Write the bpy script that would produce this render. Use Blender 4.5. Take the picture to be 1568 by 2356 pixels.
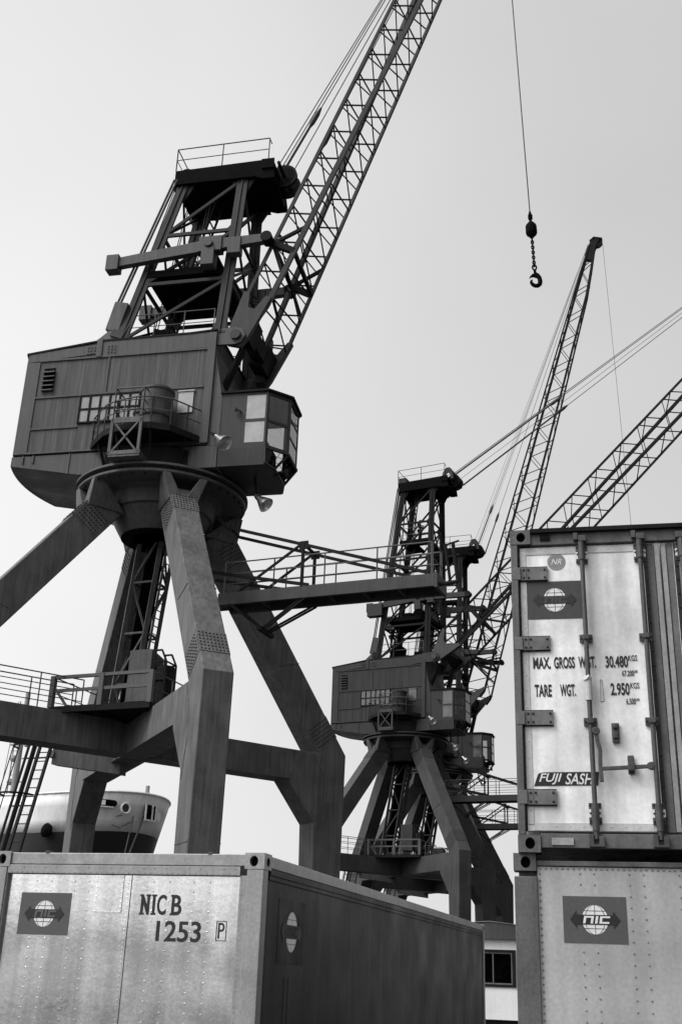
import bpy, bmesh, math, random
from mathutils import Vector, Matrix
R = math.radians
random.seed(7)
for o in list(bpy.data.objects):
    bpy.data.objects.remove(o)
SC = bpy.context.scene
COL = SC.collection

# ------------------------------------------------------------------ camera
PITCH, ROLL, FPX = 0.39474, 0.036044, 2552.3
cam = bpy.data.cameras.new('camera')
co = bpy.data.objects.new('camera', cam); COL.objects.link(co)
cam.sensor_fit = 'VERTICAL'; cam.sensor_height = 36.0; cam.sensor_width = 24.0
cam.lens = 36.0 * FPX / 2356.0
cam.clip_start = 0.1; cam.clip_end = 6000
fw = Vector((0, math.cos(PITCH), math.sin(PITCH))); up0 = Vector((0, -math.sin(PITCH), math.cos(PITCH))); rt0 = Vector((1, 0, 0))
rt = rt0 * math.cos(ROLL) + up0 * math.sin(ROLL); upv = up0 * math.cos(ROLL) - rt0 * math.sin(ROLL)
co.matrix_world = Matrix(((rt.x, upv.x, -fw.x, 0), (rt.y, upv.y, -fw.y, 0), (rt.z, upv.z, -fw.z, 1.566), (0, 0, 0, 1)))
SC.camera = co

# ------------------------------------------------------------------ world, sun, exposure
SUN_EL, SUN_AZ = 50.0, 243.0          # azimuth measured from +Y clockwise (behind the camera, to its left)
w = bpy.data.worlds.new('World'); SC.world = w; w.use_nodes = True
nt = w.node_tree; nt.nodes.clear()
N = nt.nodes.new; L = nt.links.new
out = N('ShaderNodeOutputWorld'); bg = N('ShaderNodeBackground'); L(bg.outputs[0], out.inputs[0])
sky = N('ShaderNodeTexSky'); sky.sky_type = 'NISHITA'; sky.sun_disc = False
sky.sun_elevation = R(SUN_EL); sky.sun_rotation = R(SUN_AZ)
sky.air_density = 1.0; sky.dust_density = 6.0; sky.ozone_density = 1.0
bw = N('ShaderNodeRGBToBW'); L(sky.outputs[0], bw.inputs[0])
tc = N('ShaderNodeTexCoord'); sep = N('ShaderNodeSeparateXYZ'); L(tc.outputs['Generated'], sep.inputs[0])
# overcast veil: even cloud cover, a little brighter overhead and to the left, with soft cloud mottling
mz = N('ShaderNodeMapRange'); L(sep.outputs['Z'], mz.inputs[0]); mz.inputs[1].default_value = 0.0; mz.inputs[2].default_value = 1.0
mz.inputs[2].default_value = 0.75; mz.inputs[3].default_value = 9.2; mz.inputs[4].default_value = 7.5
mx = N('ShaderNodeMath'); mx.operation = 'MULTIPLY'; L(sep.outputs['X'], mx.inputs[0]); mx.inputs[1].default_value = -4.6
cn = N('ShaderNodeTexNoise'); cn.inputs['Scale'].default_value = 2.2; cn.inputs['Detail'].default_value = 3.0; L(tc.outputs['Generated'], cn.inputs['Vector'])
cm = N('ShaderNodeMapRange'); L(cn.outputs[0], cm.inputs[0]); cm.inputs[1].default_value = 0.3; cm.inputs[2].default_value = 0.7
cm.inputs[3].default_value = -0.5; cm.inputs[4].default_value = 0.6
a1 = N('ShaderNodeMath'); L(mz.outputs[0], a1.inputs[0]); L(mx.outputs[0], a1.inputs[1])
a2 = N('ShaderNodeMath'); L(a1.outputs[0], a2.inputs[0]); L(cm.outputs[0], a2.inputs[1])
# glow added out of view, round the hidden sun and overhead, to brighten lit faces
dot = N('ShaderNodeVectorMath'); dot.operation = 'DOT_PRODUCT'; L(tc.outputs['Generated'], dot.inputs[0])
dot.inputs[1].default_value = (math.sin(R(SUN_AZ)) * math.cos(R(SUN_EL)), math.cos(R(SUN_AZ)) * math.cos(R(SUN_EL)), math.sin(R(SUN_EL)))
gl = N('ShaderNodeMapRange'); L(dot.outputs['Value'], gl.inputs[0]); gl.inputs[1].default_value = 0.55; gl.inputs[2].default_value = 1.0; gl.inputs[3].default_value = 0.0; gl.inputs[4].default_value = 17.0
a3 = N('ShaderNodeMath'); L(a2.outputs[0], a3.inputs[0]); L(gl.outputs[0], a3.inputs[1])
# sky out of view dimmed right-behind to shade faces, low band behind darkened for reflections
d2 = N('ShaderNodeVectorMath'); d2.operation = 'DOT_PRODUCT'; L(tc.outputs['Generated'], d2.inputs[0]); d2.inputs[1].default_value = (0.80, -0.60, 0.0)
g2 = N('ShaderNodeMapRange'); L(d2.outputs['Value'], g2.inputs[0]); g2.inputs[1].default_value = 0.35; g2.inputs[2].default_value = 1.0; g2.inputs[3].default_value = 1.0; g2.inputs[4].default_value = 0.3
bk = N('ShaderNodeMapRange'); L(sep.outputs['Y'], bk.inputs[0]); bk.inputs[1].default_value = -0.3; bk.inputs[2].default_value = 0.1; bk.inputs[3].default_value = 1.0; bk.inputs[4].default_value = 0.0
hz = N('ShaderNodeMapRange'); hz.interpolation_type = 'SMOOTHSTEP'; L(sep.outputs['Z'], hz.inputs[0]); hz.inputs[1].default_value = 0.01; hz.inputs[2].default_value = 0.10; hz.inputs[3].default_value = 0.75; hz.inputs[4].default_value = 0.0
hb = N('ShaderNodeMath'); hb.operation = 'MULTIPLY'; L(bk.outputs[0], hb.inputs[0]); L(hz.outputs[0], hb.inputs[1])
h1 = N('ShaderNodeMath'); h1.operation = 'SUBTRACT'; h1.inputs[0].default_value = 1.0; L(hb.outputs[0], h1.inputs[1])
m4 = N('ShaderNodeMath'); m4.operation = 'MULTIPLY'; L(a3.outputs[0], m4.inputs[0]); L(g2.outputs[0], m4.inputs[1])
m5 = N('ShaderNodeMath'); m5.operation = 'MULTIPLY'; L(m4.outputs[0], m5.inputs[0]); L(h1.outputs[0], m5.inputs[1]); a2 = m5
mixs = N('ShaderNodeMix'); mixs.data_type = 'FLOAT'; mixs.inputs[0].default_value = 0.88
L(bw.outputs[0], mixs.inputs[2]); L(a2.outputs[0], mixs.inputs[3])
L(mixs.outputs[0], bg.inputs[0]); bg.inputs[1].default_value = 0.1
sun = bpy.data.lights.new('sun', 'SUN'); sun.energy = 2.0; sun.angle = R(25); sun.color = (1, 1, 1)
so = bpy.data.objects.new('sun', sun); COL.objects.link(so)
sd = Vector((math.sin(R(SUN_AZ)) * math.cos(R(SUN_EL)), math.cos(R(SUN_AZ)) * math.cos(R(SUN_EL)), math.sin(R(SUN_EL))))
so.rotation_euler = (-sd).to_track_quat('-Z', 'Y').to_euler(); so.location = (-20, -20, 60)
vs = SC.view_settings; vs.view_transform = 'Standard'; vs.look = 'None'; vs.exposure = 0.0; vs.gamma = 1.0; vs.use_curve_mapping = False
SC.cycles.max_bounces = 6; SC.cycles.transparent_max_bounces = 12

# ------------------------------------------------------------------ materials
def mat(name, col, rough=0.6, metal=0.0, var=0.2, scale=2.0, streak=0.0, grain=0.12, gscale=60.0, bump=0.15, lines=None, spec=0.4, stain=0.0, rvar=0.1):
    m = bpy.data.materials.new(name); m.use_nodes = True
    t = m.node_tree; n = t.nodes; l = t.links.new
    b = n['Principled BSDF']; tcx = n.new('ShaderNodeTexCoord'); O = tcx.outputs['Object']
    def noise(sc, det=4, vec=None, mp=None):
        x = n.new('ShaderNodeTexNoise'); x.inputs['Scale'].default_value = sc; x.inputs['Detail'].default_value = det
        if mp:
            k = n.new('ShaderNodeMapping'); k.inputs['Scale'].default_value = mp; l(O, k.inputs[0]); l(k.outputs[0], x.inputs['Vector'])
        else: l(O, x.inputs['Vector'])
        return x.outputs[0]
    def rng(s, lo, hi, a=0.3, bb=0.7):
        x = n.new('ShaderNodeMapRange'); x.inputs[1].default_value = a; x.inputs[2].default_value = bb
        x.inputs[3].default_value = lo; x.inputs[4].default_value = hi; l(s, x.inputs[0]); return x.outputs[0]
    def mul(a, bb):
        x = n.new('ShaderNodeMath'); x.operation = 'MULTIPLY'; l(a, x.inputs[0])
        if isinstance(bb, float): x.inputs[1].default_value = bb
        else: l(bb, x.inputs[1])
        return x.outputs[0]
    n1 = noise(scale, 6); f = rng(n1, 1 - var, 1 + var)
    g = noise(gscale, 2); f = mul(f, rng(g, 1 - grain, 1 + grain))
    if streak:
        s = noise(1.0, 5, mp=(9, 9, 0.5)); f = mul(f, rng(s, 1 - streak, 1 + streak * 0.6, 0.35, 0.65))
    if stain:
        s = noise(1.0, 6, mp=(2.2, 2.2, 0.9)); f = mul(f, rng(s, 1 - stain, 1.0, 0.36, 0.5))
    if lines:                                # thin plank joints along local X
        pitch, depth = lines
        sx = n.new('ShaderNodeSeparateXYZ'); l(O, sx.inputs[0])
        q = n.new('ShaderNodeMath'); q.operation = 'DIVIDE'; l(sx.outputs[0], q.inputs[0]); q.inputs[1].default_value = pitch
        fr = n.new('ShaderNodeMath'); fr.operation = 'FRACT'; l(q.outputs[0], fr.inputs[0])
        gt = n.new('ShaderNodeMath'); gt.operation = 'GREATER_THAN'; l(fr.outputs[0], gt.inputs[0]); gt.inputs[1].default_value = 0.09
        f = mul(f, rng(gt.outputs[0], 1 - depth, 1.0, 0, 1))
        fl = n.new('ShaderNodeMath'); fl.operation = 'FLOOR'; l(q.outputs[0], fl.inputs[0])
        wn = n.new('ShaderNodeTexWhiteNoise'); wn.noise_dimensions = '1D'; l(fl.outputs[0], wn.inputs['W']); f = mul(f, rng(wn.outputs[0], 0.86, 1.1, 0, 1))
    f = mul(f, float(col))
    cb = n.new('ShaderNodeCombineColor')
    for i in range(3): l(f, cb.inputs[i])
    l(cb.outputs[0], b.inputs['Base Color'])
    l(rng(n1, max(0.02, rough - rvar), min(1, rough + rvar)), b.inputs['Roughness'])
    b.inputs['Metallic'].default_value = metal; b.inputs['Specular IOR Level'].default_value = spec
    if bump:
        bp = n.new('ShaderNodeBump'); bp.inputs['Strength'].default_value = bump; bp.inputs['Distance'].default_value = 0.01
        l(noise(gscale * 0.5, 3), bp.inputs['Height']); l(bp.outputs[0], b.inputs['Normal'])
    return m

def glass(name, rough=0.03, tint=0.85):
    m = bpy.data.materials.new(name); m.use_nodes = True; t = m.node_tree; n = t.nodes; l = t.links.new
    n.clear(); o = n.new('ShaderNodeOutputMaterial'); tr = n.new('ShaderNodeBsdfTransparent'); tr.inputs[0].default_value = (tint,) * 3 + (1,)
    g = n.new('ShaderNodeBsdfGlossy'); g.inputs['Roughness'].default_value = rough; g.inputs[0].default_value = (.9, .9, .9, 1)
    lw = n.new('ShaderNodeFresnel'); lw.inputs[0].default_value = 1.5
    nz = n.new('ShaderNodeTexNoise'); nz.inputs['Scale'].default_value = 4
    ad = n.new('ShaderNodeMath'); ad.operation = 'MULTIPLY_ADD'; l(nz.outputs[0], ad.inputs[0]); ad.inputs[1].default_value = 0.08; l(lw.outputs[0], ad.inputs[2])
    x = n.new('ShaderNodeMixShader'); l(ad.outputs[0], x.inputs[0]); l(tr.outputs[0], x.inputs[1]); l(g.outputs[0], x.inputs[2]); l(x.outputs[0], o.inputs[0])
    return m

M = {}
M['paint'] = mat('crane_grey_paint', 0.118, 0.6, 0, 0.18, 1.4, 0.22, 0.18, 45, 0.2, spec=0.12, stain=0.16)
M['dark'] = mat('crane_dark_steel', 0.016, 0.65, 0, 0.25, 1.5, 0.1, 0.15, 45, 0.2, spec=0.05)
M['tower'] = mat('tower_steel', 0.034, 0.6, 0, 0.25, 1.5, 0.1, 0.15, 45, 0.2, spec=0.12)
M['jib'] = mat('jib_paint', 0.062, 0.6, 0, 0.2, 1.5, 0.1, 0.15, 45, 0.1, spec=0.12)
M['siding'] = mat('house_plank_siding', 0.082, 0.6, 0, 0.14, 1.0, 0.28, 0.18, 40, 0.2, spec=0.15, lines=(0.235, 0.26))
M['housepaint'] = mat('house_plate_paint', 0.085, 0.55, 0, 0.16, 1.0, 0.15, 0.16, 40, 0.2, spec=0.15)
M['cab'] = mat('cab_paint', 0.048, 0.5, 0, 0.15, 1.2, 0.12, 0.14, 40, 0.15, spec=0.15)
M['paint_weathered'] = mat('weathered_grey_paint', 0.056, 0.6, 0, 0.18, 1.0, 0.15, 0.12, 30, 0.2, spec=0.12)
M['siding_weathered'] = mat('weathered_plank_siding', 0.034, 0.6, 0, 0.14, 1.0, 0.28, 0.16, 30, 0.2, spec=0.15, lines=(0.235, 0.2))
M['housepaint_weathered'] = mat('weathered_plate_paint', 0.036, 0.55, 0, 0.16, 1.0, 0.15, 0.16, 40, 0.2, spec=0.15)
M['cab_weathered'] = mat('weathered_cab_paint', 0.034, 0.5, 0, 0.15, 1.2, 0.12, 0.14, 40, 0.15, spec=0.15)
M['curtain_weathered'] = mat('grey_blind_pane', 0.09, 0.3, 0, 0.3, 2, 0, 0.12, 80, 0, spec=0.5)
M['pane_weathered'] = mat('dull_reflection_pane', 0.09, 0.22, 0, 0.3, 1.6, 0.15, 0.12, 60, 0, spec=0.5)  # far-crane pane, darker, reflection again put into the colour
M['black'] = mat('black_grease', 0.005, 0.7, 0, 0.2, 2, 0, 0.1, 40, 0.1, spec=0.02)
M['rope'] = mat('wire_rope', 0.035, 0.6, 0, 0.2, 5, 0, 0.1, 60, 0)
M['rail'] = mat('handrail_paint', 0.07, 0.55, 0, 0.15, 2, 0, 0.1, 60, 0)
M['curtain'] = mat('whitened_pane', 0.34, 0.3, 0, 0.1, 3, 0, 0.12, 80, 0, spec=0.6)
M['pane'] = mat('reflection_grey_pane', 0.2, 0.22, 0, 0.2, 1.6, 0.15, 0.12, 60, 0, spec=0.7)  # opaque grey pane, its sky reflection put into the colour
M['glass'] = glass('clear_pane')
M['reflector'] = mat('spun_aluminium', 0.75, 0.28, 0.95, 0.1, 4, 0, 0.05, 60, 0.05)
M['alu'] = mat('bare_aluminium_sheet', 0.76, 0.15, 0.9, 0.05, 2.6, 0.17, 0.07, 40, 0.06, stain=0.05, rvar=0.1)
M['aluside'] = mat('shaded_weathered_aluminium', 0.033, 0.5, 0.0, 0.3, 1.6, 0.3, 0.15, 30, 0.1, spec=0.16, stain=0.3)  # aluminium like the end; the shade on this side is put into the colour
M['alurail'] = mat('aluminium_rail', 0.30, 0.5, 0.35, 0.15, 3, 0.1, 0.12, 40, 0.1)
M['post'] = mat('grey_steel_post', 0.11, 0.6, 0, 0.22, 2.5, 0.22, 0.15, 40, 0.2, stain=0.2)
M['postlight'] = mat('light_steel_post', 0.30, 0.6, 0, 0.18, 2.5, 0.15, 0.12, 40, 0.15)
M['white'] = mat('white_door_paint', 0.80, 0.45, 0, 0.10, 5.5, 0.16, 0.06, 35, 0.08, stain=0.25)
M['whitegrey'] = mat('worn_white_strip', 0.50, 0.5, 0, 0.12, 4, 0.15, 0.08, 35, 0.08)
M['bar'] = mat('galvanised_bar', 0.07, 0.5, 0.2, 0.25, 5, 0.1, 0.15, 40, 0.15)
M['hinge'] = mat('grey_hinge', 0.13, 0.55, 0.1, 0.25, 6, 0.1, 0.15, 40, 0.15)
M['panelgrey'] = mat('riveted_grey_panel', 0.42, 0.45, 0.2, 0.10, 1.8, 0.12, 0.08, 35, 0.1, stain=0.10)
M['logo'] = mat('logo_grey', 0.045, 0.5, 0, 0.1, 3, 0, 0.08, 40, 0.03)
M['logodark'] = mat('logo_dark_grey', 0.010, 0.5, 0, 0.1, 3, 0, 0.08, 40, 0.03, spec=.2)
M['logolight'] = mat('logo_mid_grey', 0.078, 0.5, 0, 0.1, 3, 0, 0.08, 40, 0.03)
M['ink'] = mat('black_lettering', 0.014, 0.5, 0, 0.1, 4, 0, 0.05, 40, 0)
M['inkgrey'] = mat('grey_lettering', 0.10, 0.5, 0, 0.1, 4, 0, 0.05, 40, 0)
M['whiteink'] = mat('white_lettering', 0.72, 0.5, 0, 0.05, 4, 0, 0.05, 40, 0)
M['emblem'] = mat('emblem_grey', 0.22, 0.5, 0, 0.05, 4, 0, 0.05, 40, 0)
M['rubber'] = mat('black_rubber', 0.015, 0.7, 0, 0.15, 4, 0, 0.1, 40, 0.1)
M['shipwhite'] = mat('ship_white_paint', 0.84, 0.5, 0, 0.07, 0.5, 0.05, 0.05, 12, 0.05, stain=0.08)
M['shipblack'] = mat('ship_black_paint', 0.012, 0.5, 0, 0.2, 0.5, 0.1, 0.1, 12, 0.05)
M['shedwhite'] = mat('shed_white_wall', 0.72, 0.7, 0, 0.05, 1.5, 0.05, 0.05, 30, 0.1)
M['asphalt'] = mat('asphalt', 0.04, 0.85, 0, 0.25, 0.6, 0, 0.3, 25, 0.4)
M['concrete'] = mat('concrete', 0.18, 0.85, 0, 0.2, 0.6, 0, 0.2, 20, 0.3)
M['water'] = mat('harbour_water', 0.02, 0.08, 0, 0.2, 0.2, 0, 0.1, 1.2, 0.6, spec=0.5)
M['cloth'] = mat('dark_work_clothes', 0.02, 0.9, 0, 0.2, 8, 0, 0.1, 60, 0.1)
M['skin'] = mat('skin', 0.22, 0.6, 0, 0.05, 8, 0, 0.05, 60, 0)

# ------------------------------------------------------------------ mesh helpers
class MB:
    def __init__(s): s.V = []; s.F = []; s.rv = set()
    def add(s, vs, fs):
        k = len(s.V); s.V.extend(tuple(v) for v in vs); s.F.extend(tuple(i + k for i in f) for f in fs)
    def prism(s, A, B):
        n = len(A); s.add(list(A) + list(B), [tuple(range(n)), tuple(range(2 * n - 1, n - 1, -1))] + [(i, i + n, (i + 1) % n + n, (i + 1) % n) for i in range(n)])
    def box(s, c, d, M3=None):
        x, y, z = d[0] / 2, d[1] / 2, d[2] / 2; c = Vector(c); P = []
        for a in ((-x, -y, -z), (x, -y, -z), (x, y, -z), (-x, y, -z), (-x, -y, z), (x, -y, z), (x, y, z), (-x, y, z)):
            v = Vector(a); P.append(c + (M3 @ v if M3 else v))
        s.add(P, [(0, 3, 2, 1), (4, 5, 6, 7), (0, 1, 5, 4), (1, 2, 6, 5), (2, 3, 7, 6), (3, 0, 4, 7)])
    def bb(s, lo, hi): s.box([(a + b) / 2 for a, b in zip(lo, hi)], [abs(b - a) for a, b in zip(lo, hi)])
    def beam(s, p, q, w, h=None, up=(0, 0, 1)):
        p = Vector(p); q = Vector(q); h = h or w; d = (q - p)
        if d.length < 1e-6: return
        d.normalize(); u = Vector(up)
        if abs(d.dot(u)) > 0.98: u = Vector((1, 0, 0)) if abs(d.x) < 0.9 else Vector((0, 1, 0))
        x = d.cross(u).normalized(); y = x.cross(d).normalized(); P = []
        for e in (p, q):
            for a, b in ((-1, -1), (1, -1), (1, 1), (-1, 1)): P.append(e + x * (a * w / 2) + y * (b * h / 2))
        s.add(P, [(0, 1, 2, 3), (7, 6, 5, 4)] + [(i, i + 4, (i + 1) % 4 + 4, (i + 1) % 4) for i in range(4)])
    def tube(s, p, q, r, n=8, r2=None):
        p = Vector(p); q = Vector(q); d = (q - p)
        if d.length < 1e-6: return
        d.normalize(); u = Vector((0, 0, 1)) if abs(d.z) < 0.9 else Vector((1, 0, 0))
        x = d.cross(u).normalized(); y = x.cross(d); r2 = r if r2 is None else r2
        A = [p + x * r * math.cos(2 * math.pi * i / n) + y * r * math.sin(2 * math.pi * i / n) for i in range(n)]
        B = [q + x * r2 * math.cos(2 * math.pi * i / n) + y * r2 * math.sin(2 * math.pi * i / n) for i in range(n)]
        s.prism(A, B)
    def path(s, pts, r, n=6, close=False):
        pts = list(pts) + ([pts[0]] if close else [])
        for a, b in zip(pts[:-1], pts[1:]): s.tube(a, b, r, n)
    def lathe(s, prof, c=(0, 0, 0), axis=(0, 0, 1), n=32):
        c = Vector(c); d = Vector(axis).normalized(); u = Vector((0, 0, 1)) if abs(d.z) < 0.9 else Vector((1, 0, 0))
        x = d.cross(u).normalized(); y = d.cross(x); P = []
        for r, z in prof:
            for i in range(n):
                a = 2 * math.pi * i / n; P.append(c + d * z + x * (r * math.cos(a)) + y * (r * math.sin(a)))
        F = []
        for k in range(len(prof) - 1):
            for i in range(n): F.append((k * n + i, k * n + (i + 1) % n, (k + 1) * n + (i + 1) % n, (k + 1) * n + i))
        if prof[0][0] > 1e-4: F.append(tuple(range(n)))
        if prof[-1][0] > 1e-4: F.append(tuple(range((len(prof) - 1) * n, len(prof) * n)))
        s.add(P, F)
    def panel(s, o, ex, ez, W, H, holes, t):
        """flat wall W x H with rectangular holes (x0,z0,x1,z1), thickness t going against ex x ez"""
        o = Vector(o); ex = Vector(ex).normalized(); ez = Vector(ez).normalized(); nn = ex.cross(ez).normalized()
        xs = sorted({0, W} | {h[i] for h in holes for i in (0, 2)}); zs = sorted({0, H} | {h[i] for h in holes for i in (1, 3)})
        def solid(i, j):
            if not (0 <= i < len(xs) - 1 and 0 <= j < len(zs) - 1): return False
            cx = (xs[i] + xs[i + 1]) / 2; cz = (zs[j] + zs[j + 1]) / 2
            return not any(h[0] < cx < h[2] and h[1] < cz < h[3] for h in holes)
        def P(x, z, k): return o + ex * x + ez * z + nn * (t * k)
        for i in range(len(xs) - 1):
            for j in range(len(zs) - 1):
                if not solid(i, j): continue
                a, b, c2, d = xs[i], xs[i + 1], zs[j], zs[j + 1]
                s.add([P(a, c2, 0), P(b, c2, 0), P(b, d, 0), P(a, d, 0)], [(3, 2, 1, 0)])
                s.add([P(a, c2, 1), P(b, c2, 1), P(b, d, 1), P(a, d, 1)], [(0, 1, 2, 3)])
                for (di, dj, e) in ((-1, 0, (a, c2, a, d)), (1, 0, (b, c2, b, d)), (0, -1, (a, c2, b, c2)), (0, 1, (a, d, b, d))):
                    if not solid(i + di, j + dj):
                        s.add([P(e[0], e[1], 0), P(e[2], e[3], 0), P(e[2], e[3], 1), P(e[0], e[1], 1)], [(0, 1, 2, 3)])
    def bolt(s, p, q, r, n, r2):
        k = len(s.F); s.tube(p, q, r, n, r2); s.rv.update(range(k, len(s.F)))
    def rivet(s, p, nrm, r=0.008, h=0.005):
        k = len(s.F); s.tube(Vector(p), Vector(p) + Vector(nrm) * h, r, 6, r * 0.55); s.rv.update(range(k, len(s.F)))
    def pieces(s):
        n = len(s.V); par = list(range(n))
        def find(a):
            while par[a] != a: par[a] = par[par[a]]; a = par[a]
            return a
        for f in s.F:
            r0 = find(f[0])
            for v in f[1:]: par[find(v)] = r0
        isl = {}
        for i in range(n): isl.setdefault(find(i), []).append(i)
        isl = list(isl.values())
        if len(isl) < 2 or len(isl) > 420: return None
        bx = [([min(s.V[i][k] for i in g) for k in range(3)], [max(s.V[i][k] for i in g) for k in range(3)]) for g in isl]
        sz = [max(b[1][k] - b[0][k] for k in range(3)) for b in bx]; p2 = list(range(len(isl)))
        def f2(a):
            while p2[a] != a: a = p2[a]
            return a
        for i in range(len(isl)):
            for j in range(i + 1, len(isl)):
                g = math.sqrt(sum(max(0, bx[i][0][k] - bx[j][1][k], bx[j][0][k] - bx[i][1][k]) ** 2 for k in range(3)))
                if g <= max(.02, .47 * max(sz[i], sz[j])): p2[f2(i)] = f2(j)
        gr = {}
        for i in range(len(isl)): gr.setdefault(f2(i), []).extend(isl[i])
        return list(gr.values()) if 1 < len(gr) <= 60 else None
    def build(s, name, m, parent=None, smooth=False, bevel=0.0, matx=None, m2=None):
        ps = None if m2 else s.pieces()                    # far-apart pieces become objects of their own
        if ps:
            outs = []
            for g in sorted(ps, key=len, reverse=True):
                mp = {v: i for i, v in enumerate(g)}; q = MB(); q.V = [s.V[v] for v in g]; q.F = [tuple(mp[v] for v in f) for f in s.F if f[0] in mp]
                outs.append(q.build1(name, m, parent, smooth, bevel, matx))
            return outs[0]
        return s.build1(name, m, parent, smooth, bevel, matx, m2)
    def build1(s, name, m, parent=None, smooth=False, bevel=0.0, matx=None, m2=None):
        me = bpy.data.meshes.new(name); V = s.V
        if matx is not None: V = [tuple(matx @ Vector(v)) for v in V]
        me.from_pydata(V, [], s.F)
        bm = bmesh.new(); bm.from_mesh(me); bmesh.ops.remove_doubles(bm, verts=bm.verts, dist=1e-5) if smooth else None
        bmesh.ops.recalc_face_normals(bm, faces=bm.faces); bm.to_mesh(me); bm.free()
        if smooth:
            for p in me.polygons: p.use_smooth = True
            try: me.set_sharp_from_angle(angle=R(40))
            except Exception: pass
        me.materials.append(m)
        if m2:
            me.materials.append(m2)
            for i in s.rv: me.polygons[i].material_index = 1
        o = bpy.data.objects.new(name, me); COL.objects.link(o)
        if parent: o.parent = parent
        if bevel:
            b = o.modifiers.new('bevel', 'BEVEL'); b.width = bevel; b.segments = 2; b.limit_method = 'ANGLE'; b.angle_limit = R(40)
        return o
def tag(o, label=None, cat=None, group=None, kind=None):
    for k, v in (('label', label), ('category', cat), ('group', group), ('kind', kind)):
        if v: o[k] = v
    return o
def empty(name, loc, rz=0.0):
    o = bpy.data.objects.new(name, None); COL.objects.link(o); o.location = loc; o.rotation_euler = (0, 0, rz); o.empty_display_size = 0.3
    return o
def railing(mb, pts, h=1.05, rails=(1.0, 0.55), r=0.022, gap=1.4, ends=True):
    pts = [Vector(p) for p in pts]; z = Vector((0, 0, 1))
    for f in rails: mb.path([p + z * (h * f) for p in pts], r if f == 1.0 else r * 0.75, 6)
    for a, b in zip(pts[:-1], pts[1:]):
        k = max(1, int(round((b - a).length / gap)))
        for i in range(k + 1):
            p = a.lerp(b, i / k); mb.tube(p, p + z * h, r, 6)
def text(name, s, m, parent, o, ex, ez, W, H, bold=0.0, shear=0.0, off=0.004):
    cu = bpy.data.curves.new(name, 'FONT'); cu.body = s; cu.offset = bold; cu.shear = shear; cu.resolution_u = 4
    tmp = bpy.data.objects.new('tmp', cu); COL.objects.link(tmp)
    dg = bpy.context.evaluated_depsgraph_get(); me = bpy.data.meshes.new_from_object(tmp.evaluated_get(dg))
    bpy.data.objects.remove(tmp); bpy.data.curves.remove(cu)
    xs = [v.co.x for v in me.vertices]; ys = [v.co.y for v in me.vertices]; x0, x1, y0, y1 = min(xs), max(xs), min(ys), max(ys)
    o = Vector(o); ex = Vector(ex).normalized(); ez = Vector(ez).normalized(); nn = ex.cross(ez)
    for v in me.vertices:
        v.co = o + ex * ((v.co.x - x0) / (x1 - x0) * W) + ez * ((v.co.y - y0) / (y1 - y0) * H) + nn * off
    me.materials.clear(); me.materials.append(m); me.name = name
    ob = bpy.data.objects.new(name, me); COL.objects.link(ob); ob.parent = parent
    return ob
# ------------------------------------------------------------------ setting
PY = R(-22.0)                              # axis of the moored ship and of the gangway booms
QU = Vector((math.cos(PY), math.sin(PY), 0)); QN = Vector((-math.sin(PY), math.cos(PY), 0))
X1 = Vector((-6.54, 37.36, 0))
def quay(a, b, z=0.0): return X1 + QU * a + QN * b + Vector((0, 0, z))
PL = R(-15.3)                              # portal axis; the rails and the quay edge run square to it, away from the camera
RU = Vector((math.cos(PL), math.sin(PL), 0)); RN = Vector((-math.sin(PL), math.cos(PL), 0))
def rail_at(a, b, z=0.0): return X1 + RU * a + RN * b + Vector((0, 0, z))
def slab(a0, b0, a1, b1, z0, z1):
    mb = MB(); q = ((a0, b0), (a1, b0), (a1, b1), (a0, b1)); mb.prism([rail_at(a, b, z0) for a, b in q], [rail_at(a, b, z1) for a, b in q]); return mb
tag(slab(-6.6, -500, 900, 900, -3.5, 0).build('ground', M['asphalt']), kind='structure')
tag(slab(-6.58, -500, -6.2, 900, .004, .18).build('quay_kerb', M['concrete']), kind='structure')
mb = MB(); mb.add([rail_at(-3000, -3000, -2.6), rail_at(-6.6, -3000, -2.6), rail_at(-6.6, 4000, -2.6), rail_at(-3000, 4000, -2.6)], [(0, 1, 2, 3)])
tag(mb.build('water', M['water']), kind='structure')
mb = MB()
for b in (-5.0, 5.0): mb.beam(rail_at(b, -60, 0.03), rail_at(b, 160, 0.03), 0.09, 0.05)
tag(mb.build('crane_rails', M['dark']), kind='structure')
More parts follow.
